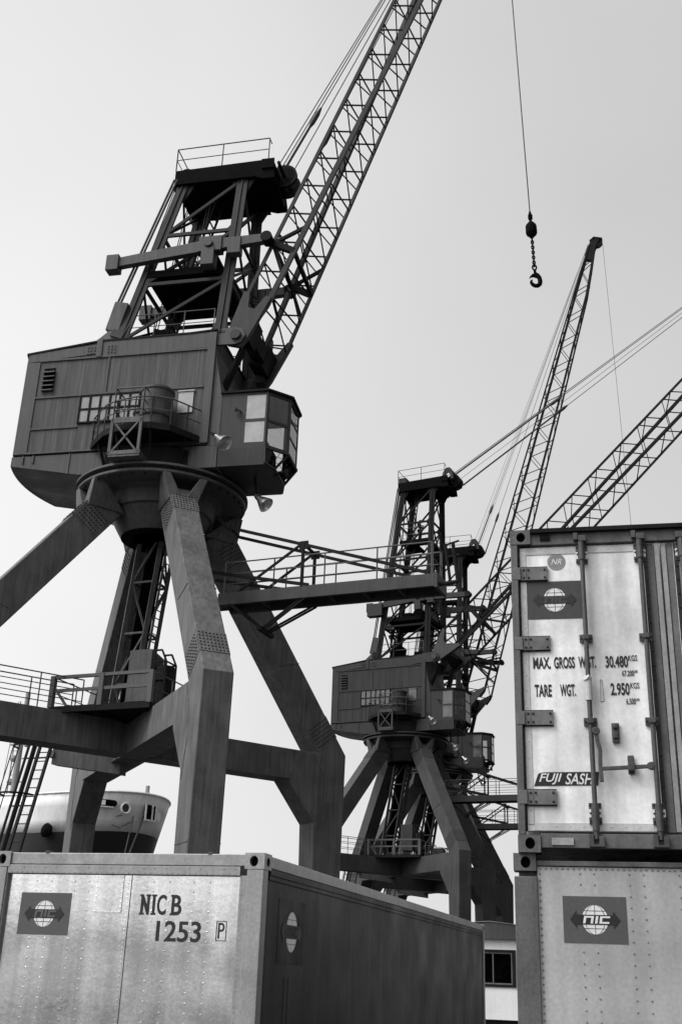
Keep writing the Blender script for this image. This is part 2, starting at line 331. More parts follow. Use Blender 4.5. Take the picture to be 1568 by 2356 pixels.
# ------------------------------------------------------------------ harbour cranes
def make_crane(P):
    root = empty('harbour_crane', P['loc'], P['yaw']); tag(root, P['label'], 'crane', 'harbour cranes along the quay')
    ex = P['extra']; PA = Matrix.Rotation(PY - P['yaw'], 4, 'Z'); PG = Matrix.Rotation(PL - P['yaw'], 4, 'Z')
    tone = P['tone']
    def part(mb, name, m, parent=root, **k): return mb.build(name, M.get(m + tone, M[m]), parent, **k)
    # ---- portal (frame: x along the rails, y towards the water) : four legs with bogies
    t = .9
    prof = [(7.15, 1.3), (8.2, 1.3), (8.36, 9.12), (2.7, 16.75), (1.75, 16.1), (7.02, 9.06), (6.3, 9.06), (5.75, 8.02), (7.0, 6.55)]
    for k, az in enumerate((-51, 51, 129, -129)):
        e = Vector((math.cos(R(az)), math.sin(R(az)), 0)); f = Vector((-e.y, e.x, 0)); mb = MB()
        def Q(r, z, s): return e * r + f * s + Vector((0, 0, z))
        mb.prism([Q(r, z, -t / 2) for r, z in prof], [Q(r, z, t / 2) for r, z in prof])
        # fork that carries the ring
        mb.prism([Q(3.0, 16.2, -0.5), Q(3.0, 17.14, -0.8), Q(2.6, 17.14, -0.8), Q(1.6, 16.2, -0.5)], [Q(3.0, 16.2, 0.0), Q(3.0, 17.14, -0.52), Q(2.6, 17.14, -0.52), Q(1.6, 16.2, 0.0)])
        mb.prism([Q(3.0, 16.2, 0.001), Q(3.0, 17.14, 0.52), Q(2.6, 17.14, 0.52), Q(1.6, 16.2, 0.001)], [Q(3.0, 16.2, 0.5), Q(3.0, 17.14, 0.8), Q(2.6, 17.14, 0.8), Q(1.6, 16.2, 0.5)])
        leg = part(mb, 'leg', 'paint', bevel=0.035, matx=PG)
        mb = MB()                       # weld beads where the haunch and the knee plates meet
        for sg in (-1, 1):
            for P7 in ([(6.9, 9.0), (7.35, 8.3), (7.42, 7.4), (7.16, 6.3)], [(7.12, 4.6), (8.24, 4.6)], [(5.15, 12.0), (6.05, 12.25)]):
                for (a, za), (b, zb2) in zip(P7[:-1], P7[1:]): mb.beam(Q(a, za, sg * (t / 2 + .002)), Q(b, zb2, sg * (t / 2 + .002)), .03, .02)
        mb.beam(Q(8.245, 4.6, -.44), Q(8.245, 4.6, .44), .03, .02); mb.build('weld_seam', M.get('paint' + tone), leg, matx=PG)
        # riveted splice plates near the top and above the knee, on the outer and side faces
        d = Vector((-5.66, 0, 7.5)).normalized()
        for (tt, nm) in ((0.13, 'splice_plate'), (0.91, 'splice_plate')):
            mb = MB()
            p0 = Vector((8.36, 0, 9.12)).lerp(Vector((2.7, 0, 16.75)), tt)
            no = Vector((d.z, 0, -d.x))
            def W(a, s, o2):          # a along the incline, s across, o2 off the outer face
                v = p0 + d * a + no * o2; return e * v.x + f * s + Vector((0, 0, v.z))
            mb.prism([W(-.45, -.45, .002), W(.45, -.45, .002), W(.45, .45, .002), W(-.45, .45, .002)], [W(-.45, -.45, .014), W(.45, -.45, .014), W(.45, .45, .014), W(-.45, .45, .014)])
            for i in range(6):
                for j in range(8):
                    c = W(-.36 + i * .144, -.38 + j * .109, .014); n3 = e * no.x + Vector((0, 0, no.z)); mb.bolt(c, c + n3 * .022, .03, 5, .02)
            for sg in (-1, 1):
                c4 = [W(-.45, sg * .452, -.02), W(.45, sg * .452, -.02), W(.45, sg * .452, -1.02), W(-.45, sg * .452, -1.02)]
                mb.prism(c4, [v + f * (sg * .012) for v in c4])
                for i in range(6):
                    for j in range(8):
                        c = W(-.36 + i * .144, sg * .464, -.12 - j * .115); mb.bolt(c, c + f * (sg * .022), .03, 5, .02)
            part(mb, nm, 'paint', leg, matx=PG, m2=M['dark'])
        mb = MB()
        mb.box(Q(7.65, 0.95, 0), (0.55, 2.4, 0.7), None)
        for s in (-0.75, 0.75): mb.lathe([(0.32, -0.1), (0.32, 0.1)], e * 7.65 + Vector((0, s, 0.37)), (1, 0, 0), 20)
        part(mb, 'bogie', 'dark', leg, matx=PG)
    # cross beams at knee height
    for k, az in enumerate((-51, 51)):
        e = Vector((math.cos(R(az)), math.sin(R(az)), 0)); f = Vector((-e.y, e.x, 0)); mb = MB()
        hw, z0, z1 = (0.44, 8.01, 9.05) if k == 0 else (0.43, 8.004, 9.056)
        for s in (-1, 1):
            A = [e * (s * a) + f * b + Vector((0, 0, z)) for a, b, z in ((0.0 if k == 0 else 0.45, -hw, z0), (6.4, -hw, z0), (6.4, hw, z0), (0.0 if k == 0 else 0.45, hw, z0))]
            mb.prism(A, [v + Vector((0, 0, z1 - z0)) for v in A])
            mb.beam(e * (s * .5) + Vector((0, 0, z0 - .012)), e * (s * 5.9) + Vector((0, 0, z0 - .012)), 1.0, 0.02)
        part(mb, 'cross_beam', 'paint', bevel=0.012, matx=PG)
    # railings on the cross beams
    mb = MB()
    e = Vector((math.cos(R(51)), math.sin(R(51)), 0)); f = Vector((-e.y, e.x, 0))
    for s in ((-1,) if P['tone'] == '' else (-1, 1)):
        for off in (-0.4, 0.4): railing(mb, [e * (s * 2.3) + f * off + Vector((0, 0, 9.06)), e * (s * 6.7) + f * off + Vector((0, 0, 9.06))], 1.1, (1.0, .68, .35), gap=1.3)
    part(mb, 'beam_railing', 'rail', matx=PG)
    # platform on the beam crossing with its cabinet
    mb = MB(); mb.bb((-1.75, -2.7, 9.075), (2.0, 1.2, 9.17)); mb.bb((-1.75, -2.72, 9.0), (2.0, -2.64, 9.2))
    for x in (-1.5, 0, 1.7): mb.beam((x, -2.6, 9.02), (x, 1.1, 9.02), 0.1, 0.1)
    plat = part(mb, 'portal_platform', 'dark', matx=PA)
    mb = MB(); c5 = [(-1.7, -2.66, 9.17), (0.15, -2.66, 9.17), (1.95, -2.66, 9.17)]
    for p in c5: mb.beam(p, (p[0], p[1], 10.2), 0.16, 0.16)
    mb.beam((-1.75, -2.66, 10.16), (2.0, -2.66, 10.16), 0.11, 0.1); mb.beam((-1.75, -2.66, 9.72), (2.0, -2.66, 9.72), 0.07, 0.1)
    mb.beam((-1.7, -2.66, 9.9), (-1.1, -2.66, 9.2), 0.07, 0.07)
    railing(mb, [(-1.7, -2.6, 9.17), (-1.7, 1.15, 9.17), (1.95, 1.15, 9.17), (1.95, -2.6, 9.17)], 1.0, (1.0, .5))
    part(mb, 'railing', 'rail', plat, matx=PA)
    mb = MB(); cx0, cy0 = 0.12, -1.2
    A = [(cx0, cy0, 9.6), (cx0 + .85, cy0, 9.6), (cx0 + .85, cy0 + .8, 9.6), (cx0, cy0 + .8, 9.6)]
    mb.prism([Vector(a) for a in A], [Vector(a) + Vector((0, 0, 1.75 if i in (0, 1) else 1.6)) for i, a in enumerate(A)])
    for a in A: mb.beam(Vector(a) + Vector((0, 0, -.43)), a, 0.06)
    cabn = part(mb, 'control_cabinet', 'paint', bevel=0.01, matx=PA)
    mb = MB()
    for y in (cy0 + .05, cy0 + .7):
        mb.path([(cx0 + .95, y, 9.3), (cx0 + .95, y, 11.3), (cx0 + 1.2, y, 11.3), (cx0 + 1.4, y, 10.9), (cx0 + 1.4, y, 9.3)], 0.035)
    for z in (9.4, 10.3, 10.9): mb.path([(cx0 + .95, cy0 + .05, z), (cx0 + 1.4, cy0 + .05, z), (cx0 + 1.4, cy0 + .7, z), (cx0 + .95, cy0 + .7, z)], 0.03)
    mb.lathe([(0.32, 9.5), (0.34, 9.6), (0.34, 10.7), (0.3, 10.8)], (cx0 + 1.18, cy0 + .4, 0), n=16)
    part(mb, 'cable_drum', 'dark', matx=PA)
    # lattice shaft with cables between the pedestal and the platform
    mb = MB(); T0, T1 = Vector((-.2, .35, 16.1)), Vector((-2.0, 2.2, 9.15)); cs = ((-.45, -.45), (.45, -.45), (.45, .45), (-.45, .45))
    for i, (a, b) in enumerate(cs): mb.beam(T0 + Vector((a, b, 0)), T1 + Vector((a, b, 0)), 0.16 if i in (0, 1) else 0.1, 0.12)
    nb = 4
    for k in range(nb + 1):
        c = T0.lerp(T1, k / nb)
        for i in range(4):
            a, b = cs[i], cs[(i + 1) % 4]; mb.beam(c + Vector((a[0], a[1], 0)), c + Vector((b[0], b[1], 0)), 0.07)
            if k < nb:
                c2 = T0.lerp(T1, (k + 1) / nb); (a, b) = (a, b) if (k + i) % 2 else (b, a); mb.beam(c + Vector((a[0], a[1], 0)), c2 + Vector((b[0], b[1], 0)), 0.07)
    for k in range(26):
        c = T0.lerp(T1, k / 26); mb.beam(c + Vector((.62, -.3, 0)), c + Vector((.62, .1, 0)), 0.03)
    for y in (-.3, .1): mb.beam(T0 + Vector((.62, y, 0)), T1 + Vector((.62, y, 0)), 0.08, 0.05)
    part(mb, 'ladder_shaft', 'paint', matx=PA)
    mb = MB(); mb.beam(T0 + Vector((-.1, 0.1, 0)), T1 + Vector((-.1, .1, 0)), 0.62, 0.3)
    part(mb, 'cable_trunk', 'black', matx=PA)
    # bracket and caged ladder on the landward side
    mb = MB(); b0, b1 = Vector((-1.0, 0.9, 8.1)), Vector((-3.35, 0.25, 8.15))
    mb.prism([b0 + Vector((0, -.2, -.5)), b0 + Vector((0, -.2, .45)), b1 + Vector((0, -.2, .3)), b1 + Vector((0, -.2, -.25))], [b0 + Vector((0, .2, -.5)), b0 + Vector((0, .2, .45)), b1 + Vector((0, .2, .3)), b1 + Vector((0, .2, -.25))])
    mb.tube(b1 + Vector((-.05, -.25, .1)), b1 + Vector((-.05, .25, .1)), .14, 12)
    part(mb, 'bracket', 'paint', matx=PA)
    mb = MB(); l0, l1 = Vector((-3.35, 0, 9.2)), Vector((-5.2, 0, 0.25)); wd = Vector((0, 1, 0)); lx = Vector((1, 0, 0))
    dd = (l1 - l0).normalized()
    for s in (-.02, .43): mb.beam(l0 + lx * (s - .35), l1 + lx * (s - .35), 0.09, 0.09)
    for k in range(1, 30):
        p = l0.lerp(l1, k / 30); mb.tube(p + lx * -.37, p + lx * .08, .02, 6)
    mb.tube(l0 + lx * -.6, l1 + lx * -.6, .085, 10); mb.tube(l0 + lx * -.85, l1 + lx * -.85, .05, 10)
    for k in (.12, .3, .48, .66, .84):
        p = l0.lerp(l1, k); mb.beam(p + lx * -.9, p + lx * .1, .05, .05)
    lad = part(mb, 'access_ladder', 'tower', matx=PA)
    mb = MB()
    for k in (0.08, .26, .48, .68):
        p = l0.lerp(l1, k); mb.path([p + lx * (-.15 - .25 * 0 + .8 * math.cos(a) * .75 - .5) + Vector((0, -.75 * math.sin(a) * 1.0, 0)) for a in [math.pi * i / 10 for i in range(11)]], .035, 5)
    for a in (.25, .5, .75):
        o3 = lx * (-.65 + .6 * math.cos(a * math.pi)) + Vector((0, -.75 * math.sin(a * math.pi), 0)); mb.path([l0.lerp(l1, .08) + o3, l0.lerp(l1, .68) + o3], .02, 5)
    part(mb, 'safety_cage', 'dark', lad, matx=PA)
    # gangway boom on the right with stays and railing
    mb = MB()
    for y in (-.48, .48): mb.bb((2.9, y - .06, 12.9), (10.5, y + .06, 13.32))
    mb.bb((2.9, -.42, 13.22), (10.5, .42, 13.27)); mb.bb((10.5, -.54, 12.86), (10.6, .54, 13.36))
    for x in [3.2 + i * 1.2 for i in range(7)]: mb.bb((x, -.42, 12.95), (x + .08, .42, 13.2))
    gw = part(mb, 'gangway', 'jib' if not ex else 'tower', bevel=0.008, matx=PA)
    mb = MB()
    for y in (-.5, .5): railing(mb, [(3.1, y, 13.3), (10.4, y, 13.3)], 1.1, (1.0, .62, .3), r=.025, gap=1.75)
    railing(mb, [(10.45, -.5, 13.3), (10.45, .5, 13.3)], 1.1, (1.0, .5))
    part(mb, 'railing', 'rail', gw, matx=PA)
    mb = MB()
    for y in (-.5, .5):
        mb.beam((3.0, y, 15.75), (10.3, y, 13.36), .07, .1); mb.beam((5.95, y, 13.3), (5.95, y, 14.85), .09); mb.beam((3.6, y, 13.3), (5.95, y, 14.85), .06, .08)
        mb.bb((5.82, y - .03, 14.62), (6.12, y + .03, 14.9))
        mb.beam((2.6, y, 16.2), (3.0, y, 15.75), .1); mb.beam((2.2, y, 14.2), (6.2, y, 13.34), .09, .1)
        mb.beam((3.4, y, 12.9), (4.5, y * .4, 12.0), .09); mb.beam((4.5, y * .4, 12.0), (6.1, y, 12.9), .06, .06); mb.beam((4.5, y * .4, 12.1), (6.1, y, 13.0), .06, .06)
    mb.beam((4.5, -.55, 12.0), (4.5, .55, 12.0), .14); mb.beam((5.95, -.5, 14.8), (5.95, .5, 14.8), .08)
    for y in (-.3, .3): mb.beam((2.2, y, 13.1), (3.0, y, 13.1), .16, .2)
    part(mb, 'stay', 'dark', gw, matx=PA)
    mb = MB(); mb.tube((10.4, -.3, 13.0), (11.2, -.3, 13.05), .07); mb.tube((11.2, -.3, 13.05), (11.05, -.3, 14.35), .06); mb.tube((10.95, -.3, 13.1), (10.8, -.3, 14.35), .05)
    mb.beam((10.75, -.3, 14.3), (11.25, -.3, 14.42), .05); mb.beam((10.85, -.3, 13.9), (11.25, -.3, 13.95), .06)
    part(mb, 'pipe_davit', 'dark', gw, matx=PA)
    # ---- pedestal and slewing ring
    mb = MB(); mb.lathe([(0.0, 15.72), (1.3, 15.72), (1.36, 15.78), (1.78, 16.5), (1.9, 16.54), (1.92, 16.62), (2.0, 17.0), (2.25, 17.15)], n=48)
    for i in range(8):
        a = 2 * math.pi * (i + .5) / 8; mb.beam((1.5 * math.cos(a), 1.5 * math.sin(a), 16.2), (1.95 * math.cos(a), 1.95 * math.sin(a), 16.95), .05, .16)
    part(mb, 'pedestal', 'housepaint', smooth=True)
    mb = MB(); mb.lathe([(1.32, 15.7), (1.32, 15.78), (.9, 15.78), (.9, 15.7)], n=36); part(mb, 'cable_opening', 'black', smooth=True)
    mb = MB(); mb.lathe([(2.2, 17.12), (3.0, 17.12), (3.05, 17.16), (3.05, 17.24), (2.88, 17.26), (2.88, 17.36), (3.12, 17.38), (3.12, 17.46), (2.6, 17.5), (2.2, 17.5)], n=72)
    ring = part(mb, 'slewing_ring', 'housepaint', smooth=True)
    mb = MB()
    for i in range(40):
        a = 2 * math.pi * i / 40; mb.tube((2.95 * math.cos(a), 2.95 * math.sin(a), 17.04), (2.95 * math.cos(a), 2.95 * math.sin(a), 17.12), .035, 6)
    part(mb, 'ring_bolt', 'dark', ring)
    mb = MB(); mb.lathe([(2.45, 17.5), (2.45, 18.35), (2.2, 18.5)], n=48); part(mb, 'turntable_drum', 'dark', smooth=True)
    # ---- machine house
    def tail(v): return -5.52 + .36 * (v / 1.9) ** 2
    vsn = [-1.88 + 3.76 * i / 12 for i in range(13)]
    plan = [(2.2, -1.88)] + [(2.2, 1.88)] + [(tail(v), v) for v in reversed(vsn)]
    def roofz(x):
        for (a, za), (b, zb) in zip(((-6, 22.65), (-2.31, 23.1), (1.2, 23.12)), ((-2.31, 23.1), (1.2, 23.12), (4, 23.3))):
            if a <= x <= b: return za + (zb - za) * (x - a) / (b - a)
        return 23.1
    bm_bot = lambda x: 18.56
    mb = MB(); xs = sorted({-2.31, 1.2})
    plan2 = [(2.2, -1.88), (2.2, 1.88), (1.2, 1.88), (-2.31, 1.88)] + [(tail(v), v) for v in reversed(vsn)] + [(-2.31, -1.88), (1.2, -1.88)]
    mb.prism([Vector((x, y, bm_bot(x))) for x, y in plan2], [Vector((x, y, roofz(x))) for x, y in plan2])
    house = part(mb, 'machine_house', 'siding')
    mb = MB()                                           # roof girder, corner posts, seams
    def strip(x0, z0, x1, z1, wdt, th=.03, y=-1.88): mb.beam((x0, y - th / 2, z0), (x1, y - th / 2, z1), th, wdt)
    strip(-5.12, 22.61, -2.31, 22.8, .62 * .62); strip(-2.31, 22.79, 2.2, 22.82, .62)
    strip(-4.86, 18.56, -4.86, 22.3, 0.0001 + .0, .02); mb.bb((-5.15, -1.92, 18.58), (-4.62, -1.885, 22.4))
    mb.bb((-2.42, -1.95, 22.45), (-2.2, -1.9, 23.2)); mb.bb((1.95, -1.96, 18.6), (2.24, -1.86, 23.1))
    for z in (20.88, 19.58): mb.bb((-4.62, -1.925, z - .03), (1.9 if z > 20 else -2.8, -1.88, z + .03))
    for z in (22.45, 18.6): mb.bb((-4.62, -1.93, z - .035), (1.95, -1.88, z + .035))
    mb.bb((-1.9, -1.92, 20.9), (-1.84, -1.88, 22.42))
    for x0 in (-2.75, -1.95):
        for i in range(3):
            for j in range(3): mb.rivet((x0 + i * .13, -1.925 - .01, 22.6 + j * .13), (0, -1, 0), .035, .02)
    part(mb, 'house_frame', 'housepaint', house, bevel=0.006)
    mb = MB(); mb.prism([Vector((x * 1.012 + .02, y * 1.03, roofz(x) + .003)) for x, y in plan2], [Vector((x * 1.012 + .02, y * 1.03, roofz(x) + .07)) for x, y in plan2]); part(mb, 'roof', 'dark', house)
    mb = MB()                                           # counterweight belly under the tail
    lowplan = [(tail(v) - .02, v) for v in reversed(vsn)]
    A = [Vector((x, y, 18.5)) for x, y in lowplan + [(-2.5, -1.88), (-2.5, 1.88)]]
    B = [Vector((x, y, 18.14)) for x, y in lowplan] + [Vector((-2.5, -1.88, 17.66)), Vector((-2.5, 1.88, 17.66))]
    mb.prism(A, B); mb.bb((-2.5, -1.88, 17.66), (2.6, 1.88, 18.5)); mb.bb((-2.95, -1.91, 17.7), (-2.9, -1.87, 18.5))
    for x in (-4.75, -4.35): mb.bb((x, -1.93, 18.2), (x + .05, -1.87, 18.5))
    part(mb, 'counterweight', 'housepaint', house)
    mb = MB()                                           # front wall column plates and slanted brace
    mb.bb((2.2, -1.86, 18.52), (2.62, 1.86, 20.4)); mb.prism([Vector((2.2, -1.86, 20.4)), Vector((2.62, -1.86, 20.4)), Vector((2.2, -1.86, 22.5))], [Vector((2.2, 1.86, 20.4)), Vector((2.62, 1.86, 20.4)), Vector((2.2, 1.86, 22.5))])
    part(mb, 'front_wall', 'housepaint', house, bevel=0.006)
    # louvre, windows
    mb = MB(); mb.bb((-4.42, -1.9, 21.16), (-3.98, -1.875, 22.12)); lv = part(mb, 'louvre', 'black', house)
    mb = MB()
    for i in range(5): mb.prism([Vector((-4.44, -1.9, 21.18 + i * .19)), Vector((-4.44, -2.0, 21.14 + i * .19)), Vector((-4.44, -2.0, 21.17 + i * .19)), Vector((-4.44, -1.9, 21.25 + i * .19))], [Vector((-3.96, -1.9, 21.18 + i * .19)), Vector((-3.96, -2.0, 21.14 + i * .19)), Vector((-3.96, -2.0, 21.17 + i * .19)), Vector((-3.96, -1.9, 21.25 + i * .19))])
    part(mb, 'slat', 'housepaint', lv)
    mb = MB(); xs6 = [-2.78, -2.39, -2.0, -1.62, -1.24, -.86, -.48]
    for x in xs6: mb.bb((x - .03, -1.96, 19.72), (x + .03, -1.88, 20.84))
    for z in (19.72, 20.26, 20.82): mb.bb((-2.81, -1.955, z - .03), (-.45, -1.88, z + .03))
    win = part(mb, 'window', 'dark', house)
    mb = MB(); mb.bb((-2.77, -1.915, 19.73), (-.49, -1.885, 20.81)); part(mb, 'pane', 'pane', win)
    mb = MB(); mb.bb((1.0, -1.93, 19.86), (1.56, -1.885, 20.72)); mb.bb((.98, -1.97, 20.7), (1.6, -1.88, 20.75)); win = part(mb, 'window', 'curtain', house)
    # gallery round the ring, landing with cross-braced front, motor housing
    gp = [(-2.15, -1.9), (-1.75, -2.35), (-1.27, -2.85), (-.75, -3.12), (.0, -3.28), (.6, -3.25), (1.2, -2.95), (1.6, -2.4), (1.95, -1.9)]
    mb = MB(); mb.prism([Vector((x, y, 18.72)) for x, y in gp], [Vector((x, y, 18.84)) for x, y in gp])
    for (a, b) in zip(gp[:-1], gp[1:]): mb.beam((a[0], a[1], 18.74), (b[0], b[1], 18.74), .04, .24)
    for x, y in gp[1:-1:2]: mb.beam((x * .97, y * .97, 18.7), (x * .8, y * .8, 17.5), .07, .1)
    gal = part(mb, 'gallery', 'dark')
    mb = MB(); railing(mb, [(x, y, 18.84) for x, y in gp], 1.02, (1.0, .52), r=.026, gap=1.0); part(mb, 'railing', 'rail', gal)
    mb = MB(); mb.bb((-.72, -3.45, 17.5), (.4, -2.6, 17.62)); mb.bb((-.74, -3.47, 17.58), (.42, -3.4, 17.72))
    for x in (-.7, .34): mb.beam((x, -3.42, 17.6), (x, -3.42, 18.95), .1, .1)
    mb.bb((-.72, -3.47, 18.78), (.4, -3.4, 18.98)); mb.beam((-.62, -3.44, 17.7), (.26, -3.44, 18.8), .06); mb.beam((.26, -3.43, 17.7), (-.62, -3.43, 18.8), .06)
    mb.beam((-.15, -3.43, 18.25), (-.21, -3.43, 18.25), .14, .14)
    for x in (-.72, .36): mb.bb((x, -3.4, 17.6), (x + .05, -2.6, 17.7))
    lan = part(mb, 'landing', 'paint')
    mb = MB(); railing(mb, [(-.7, -2.6, 18.95), (-.7, -3.42, 18.95), (.35, -3.42, 18.95), (.35, -2.6, 18.95)], 1.2, (1.0, .6, .3), r=.026, gap=1.0); part(mb, 'railing', 'rail', lan)
    mb = MB(); mb.lathe([(.5, 18.84), (.5, 19.25), (.56, 19.3), (.56, 20.25), (.6, 20.27), (.6, 20.36), (.5, 20.4), (.0, 20.42)], (.5, -2.62, 0), n=28); mb.lathe([(.24, 18.84), (.24, 19.5), (.3, 19.55), (.3, 19.65), (0, 19.7)], (-.1, -2.5, 0), n=18)
    mh = part(mb, 'motor_housing', 'housepaint', smooth=True)
    # ---- operator cab
    z0, z1 = 18.3, 20.5; O = [(2.64, -1.9), (4.33, -1.9), (5.0, -1.2), (4.97, .12), (4.35, .78), (2.64, .78)]
    mb = MB(); hol = [[(.91, 1.15, 1.62, 2.1), (.9, .23, 1.62, 1.05)], [(.08, 1.12, .88, 2.08), (.08, .12, .88, 1.02)], [(.07, 1.5, 1.25, 2.1), (.07, .78, 1.25, 1.44), (.07, .08, 1.25, .72)], [(.08, 1.12, .82, 2.08), (.08, .12, .82, 1.02)], [(.1, .3, .8, 2.1), (.9, .3, 1.6, 2.1)]]
    segs = list(zip(O[:-1], O[1:])); geo = []
    for (a, b), hh in zip(segs, hol):
        e = Vector((b[0] - a[0], b[1] - a[1], 0)); o3 = Vector((a[0], a[1], z0)); e1 = e.normalized(); nn = e1.cross(Vector((0, 0, 1))); mb.panel(o3 - nn * .05, e, (0, 0, 1), e.length, z1 - z0, hh, .05); geo.append((o3, e1, nn, hh))
    mb.panel(Vector((2.68, .7, z0)), (0, -1, 0), (0, 0, 1), 2.6, z1 - z0, [], .04)
    Lo = [(2.64, -1.88), (4.34, -1.88), (4.55, -1.3), (4.52, .1), (4.3, .76), (2.64, .76)]
    mb.prism([Vector((x, y, 17.72)) for x, y in Lo], [Vector((x, y, 17.66)) for x, y in Lo])      # floor
    cab = part(mb, 'operator_cab', 'cab', bevel=0.008)
    mb = MB()                                            # lower skirt
    for i in (0, 4): mb.prism([Vector((O[i][0], O[i][1] , 18.299)), Vector((O[i + 1][0], O[i + 1][1], 18.299)), Vector((Lo[i + 1][0], Lo[i + 1][1], 17.72)), Vector((Lo[i][0], Lo[i][1], 17.72))], [Vector((O[i][0], O[i][1] + (.05 if i == 0 else -.05), 18.299)), Vector((O[i + 1][0], O[i + 1][1] + (.05 if i == 0 else -.05), 18.299)), Vector((Lo[i + 1][0], Lo[i + 1][1] + (.05 if i == 0 else -.05), 17.72)), Vector((Lo[i][0], Lo[i][1] + (.05 if i == 0 else -.05), 17.72))])
    for i in (1, 2, 3):
        a0, b0 = Vector((O[i][0], O[i][1], 18.3)), Vector((O[i + 1][0], O[i + 1][1], 18.3)); a9, b9 = Vector((Lo[i][0], Lo[i][1], 17.72)), Vector((Lo[i + 1][0], Lo[i + 1][1], 17.72))
        for p, q2 in ((a0, b0), (a9, b9), (a0, a9), (b0, b9)): mb.beam(p, q2, .09, .07)
        for f2 in (.33, .66): mb.beam(a0.lerp(b0, f2), a9.lerp(b9, f2), .015); mb.beam(a0.lerp(a9, f2), b0.lerp(b9, f2), .015)
        if i != 2: mb.prism([a0.lerp(b0, .02), a0.lerp(b0, .3), a9.lerp(b9, .3), a9.lerp(b9, .02)], [v + Vector((-.03, .01, 0)) for v in (a0.lerp(b0, .02), a0.lerp(b0, .3), a9.lerp(b9, .3), a9.lerp(b9, .02))])
    part(mb, 'cab_skirt', 'cab', cab)
    mb = MB(); Rf = [(2.6, -1.98), (4.36, -1.98), (5.1, -1.24), (5.06, .16), (4.38, .86), (2.6, .86)]
    mb.prism([Vector((x, y, 20.502)) for x, y in Rf], [Vector((x, y, 20.58)) for x, y in Rf]); part(mb, 'cab_roof', 'dark', cab)
    for i, (o3, e1, nn, hh) in enumerate(geo):
        for (x0, a0, x1, b0) in hh:
            mb = MB(); P4 = [o3 + e1 * x + Vector((0, 0, z)) - nn * .03 for x, z in ((x0, a0), (x1, a0), (x1, b0), (x0, b0))]
            mb.prism(P4, [v + nn * .008 for v in P4]); part(mb, 'window', 'curtain' if i == 0 else 'glass', cab)
    mb = MB(); mb.tube((3.35, -1.9, 19.75), (3.35, -2.02, 19.75), .03); mb.lathe([(.02, 0), (.03, .1), (.1, .22)], (3.42, -2.0, 19.73), (-.9, -.35, .15), 14); part(mb, 'horn', 'paint', cab, smooth=True)
    mb = MB(); mb.tube((4.45, -1.0, 17.6), (4.8, -1.25, 17.6), .03); mb.lathe([(.03, 0), (.05, .15), (.14, .3)], (4.7, -1.2, 17.62), (.95, -.1, -.05), 14); part(mb, 'horn', 'dark', cab, smooth=True)
    mb = MB(); mb.bb((3.3, -.9, 18.0), (3.8, -.4, 18.75)); mb.bb((3.28, -.9, 18.7), (3.38, -.4, 19.5)); mb.bb((3.9, -1.2, 18.0), (4.2, .1, 18.9)); part(mb, 'cab_seat', 'black', cab, bevel=.03)
    # floodlights
    for (c, ax, arm) in (((2.95, -2.75, 18.3), (.62, -.25, -.6), (2.35, -2.0, 18.95)), ((4.0, -1.0, 16.75), (.7, -.1, -.7), (3.7, -.75, 17.66))):
        mb = MB(); c = Vector(c); ax = Vector(ax).normalized(); mb.lathe([(.05, -.25), (.09, -.2), (.12, 0), (.17, .1), (.26, .3), (.29, .38), (.27, .38), (.15, .1), (.0, .05)], c, ax, 22)
        fl = part(mb, 'floodlight', 'reflector', smooth=True)
        mb = MB(); mb.tube(arm, c - ax * .2, .05); mb.tube(c - ax * .35, c - ax * .15, .07); part(mb, 'lamp_arm', 'dark', fl)
    # ---- tower
    zb, zt = 23.1, 30.7 + ex
    def leg(front, sv, z):
        f2 = (z - zb) / (zt - zb); u0, u1 = (2.3, 2.45) if front else (-1.55, -.05 if ex == 0 else .02)
        return Vector((u0 + (u1 - u0) * f2, sv * (1.82 + (1.05 - 1.82) * f2), z))
    mb = MB()
    for fr in (0, 1):
        for sv in (-1, 1):
            for dv in (-.09, .09): mb.beam(leg(fr, sv, zb) + Vector((dv, 0, 0)), leg(fr, sv, zt) + Vector((dv, 0, 0)), .1, .26, (1, 0, 0))
            mb.beam(leg(fr, sv, zb), leg(fr, sv, zt), .05, .2, (0, 1, 0))
            if fr: p = leg(fr, sv, zb); mb.prism([p + Vector((-.45, 0, 0)), p + Vector((.45, 0, 0)), p + Vector((.2, 0, .5)), p + Vector((-.2, 0, .5))], [v + Vector((0, .12, 0)) for v in (p + Vector((-.45, 0, 0)), p + Vector((.45, 0, 0)), p + Vector((.2, 0, .5)), p + Vector((-.2, 0, .5)))])
            p = leg(fr, sv, zt); s3 = 1 if fr else -1
            A = [p + Vector((-.5, 0, 0)), p + Vector((.5, 0, 0)), p + Vector((.12, 0, -.7)), p + Vector((-.12, 0, -.7))]; mb.prism(A, [v + Vector((0, .08, 0)) for v in A])
    lev = [zb, 25.7, 28.1, zt] if ex == 0 else [zb, 25.6, 28.4, 30.9, 33.9, zt]
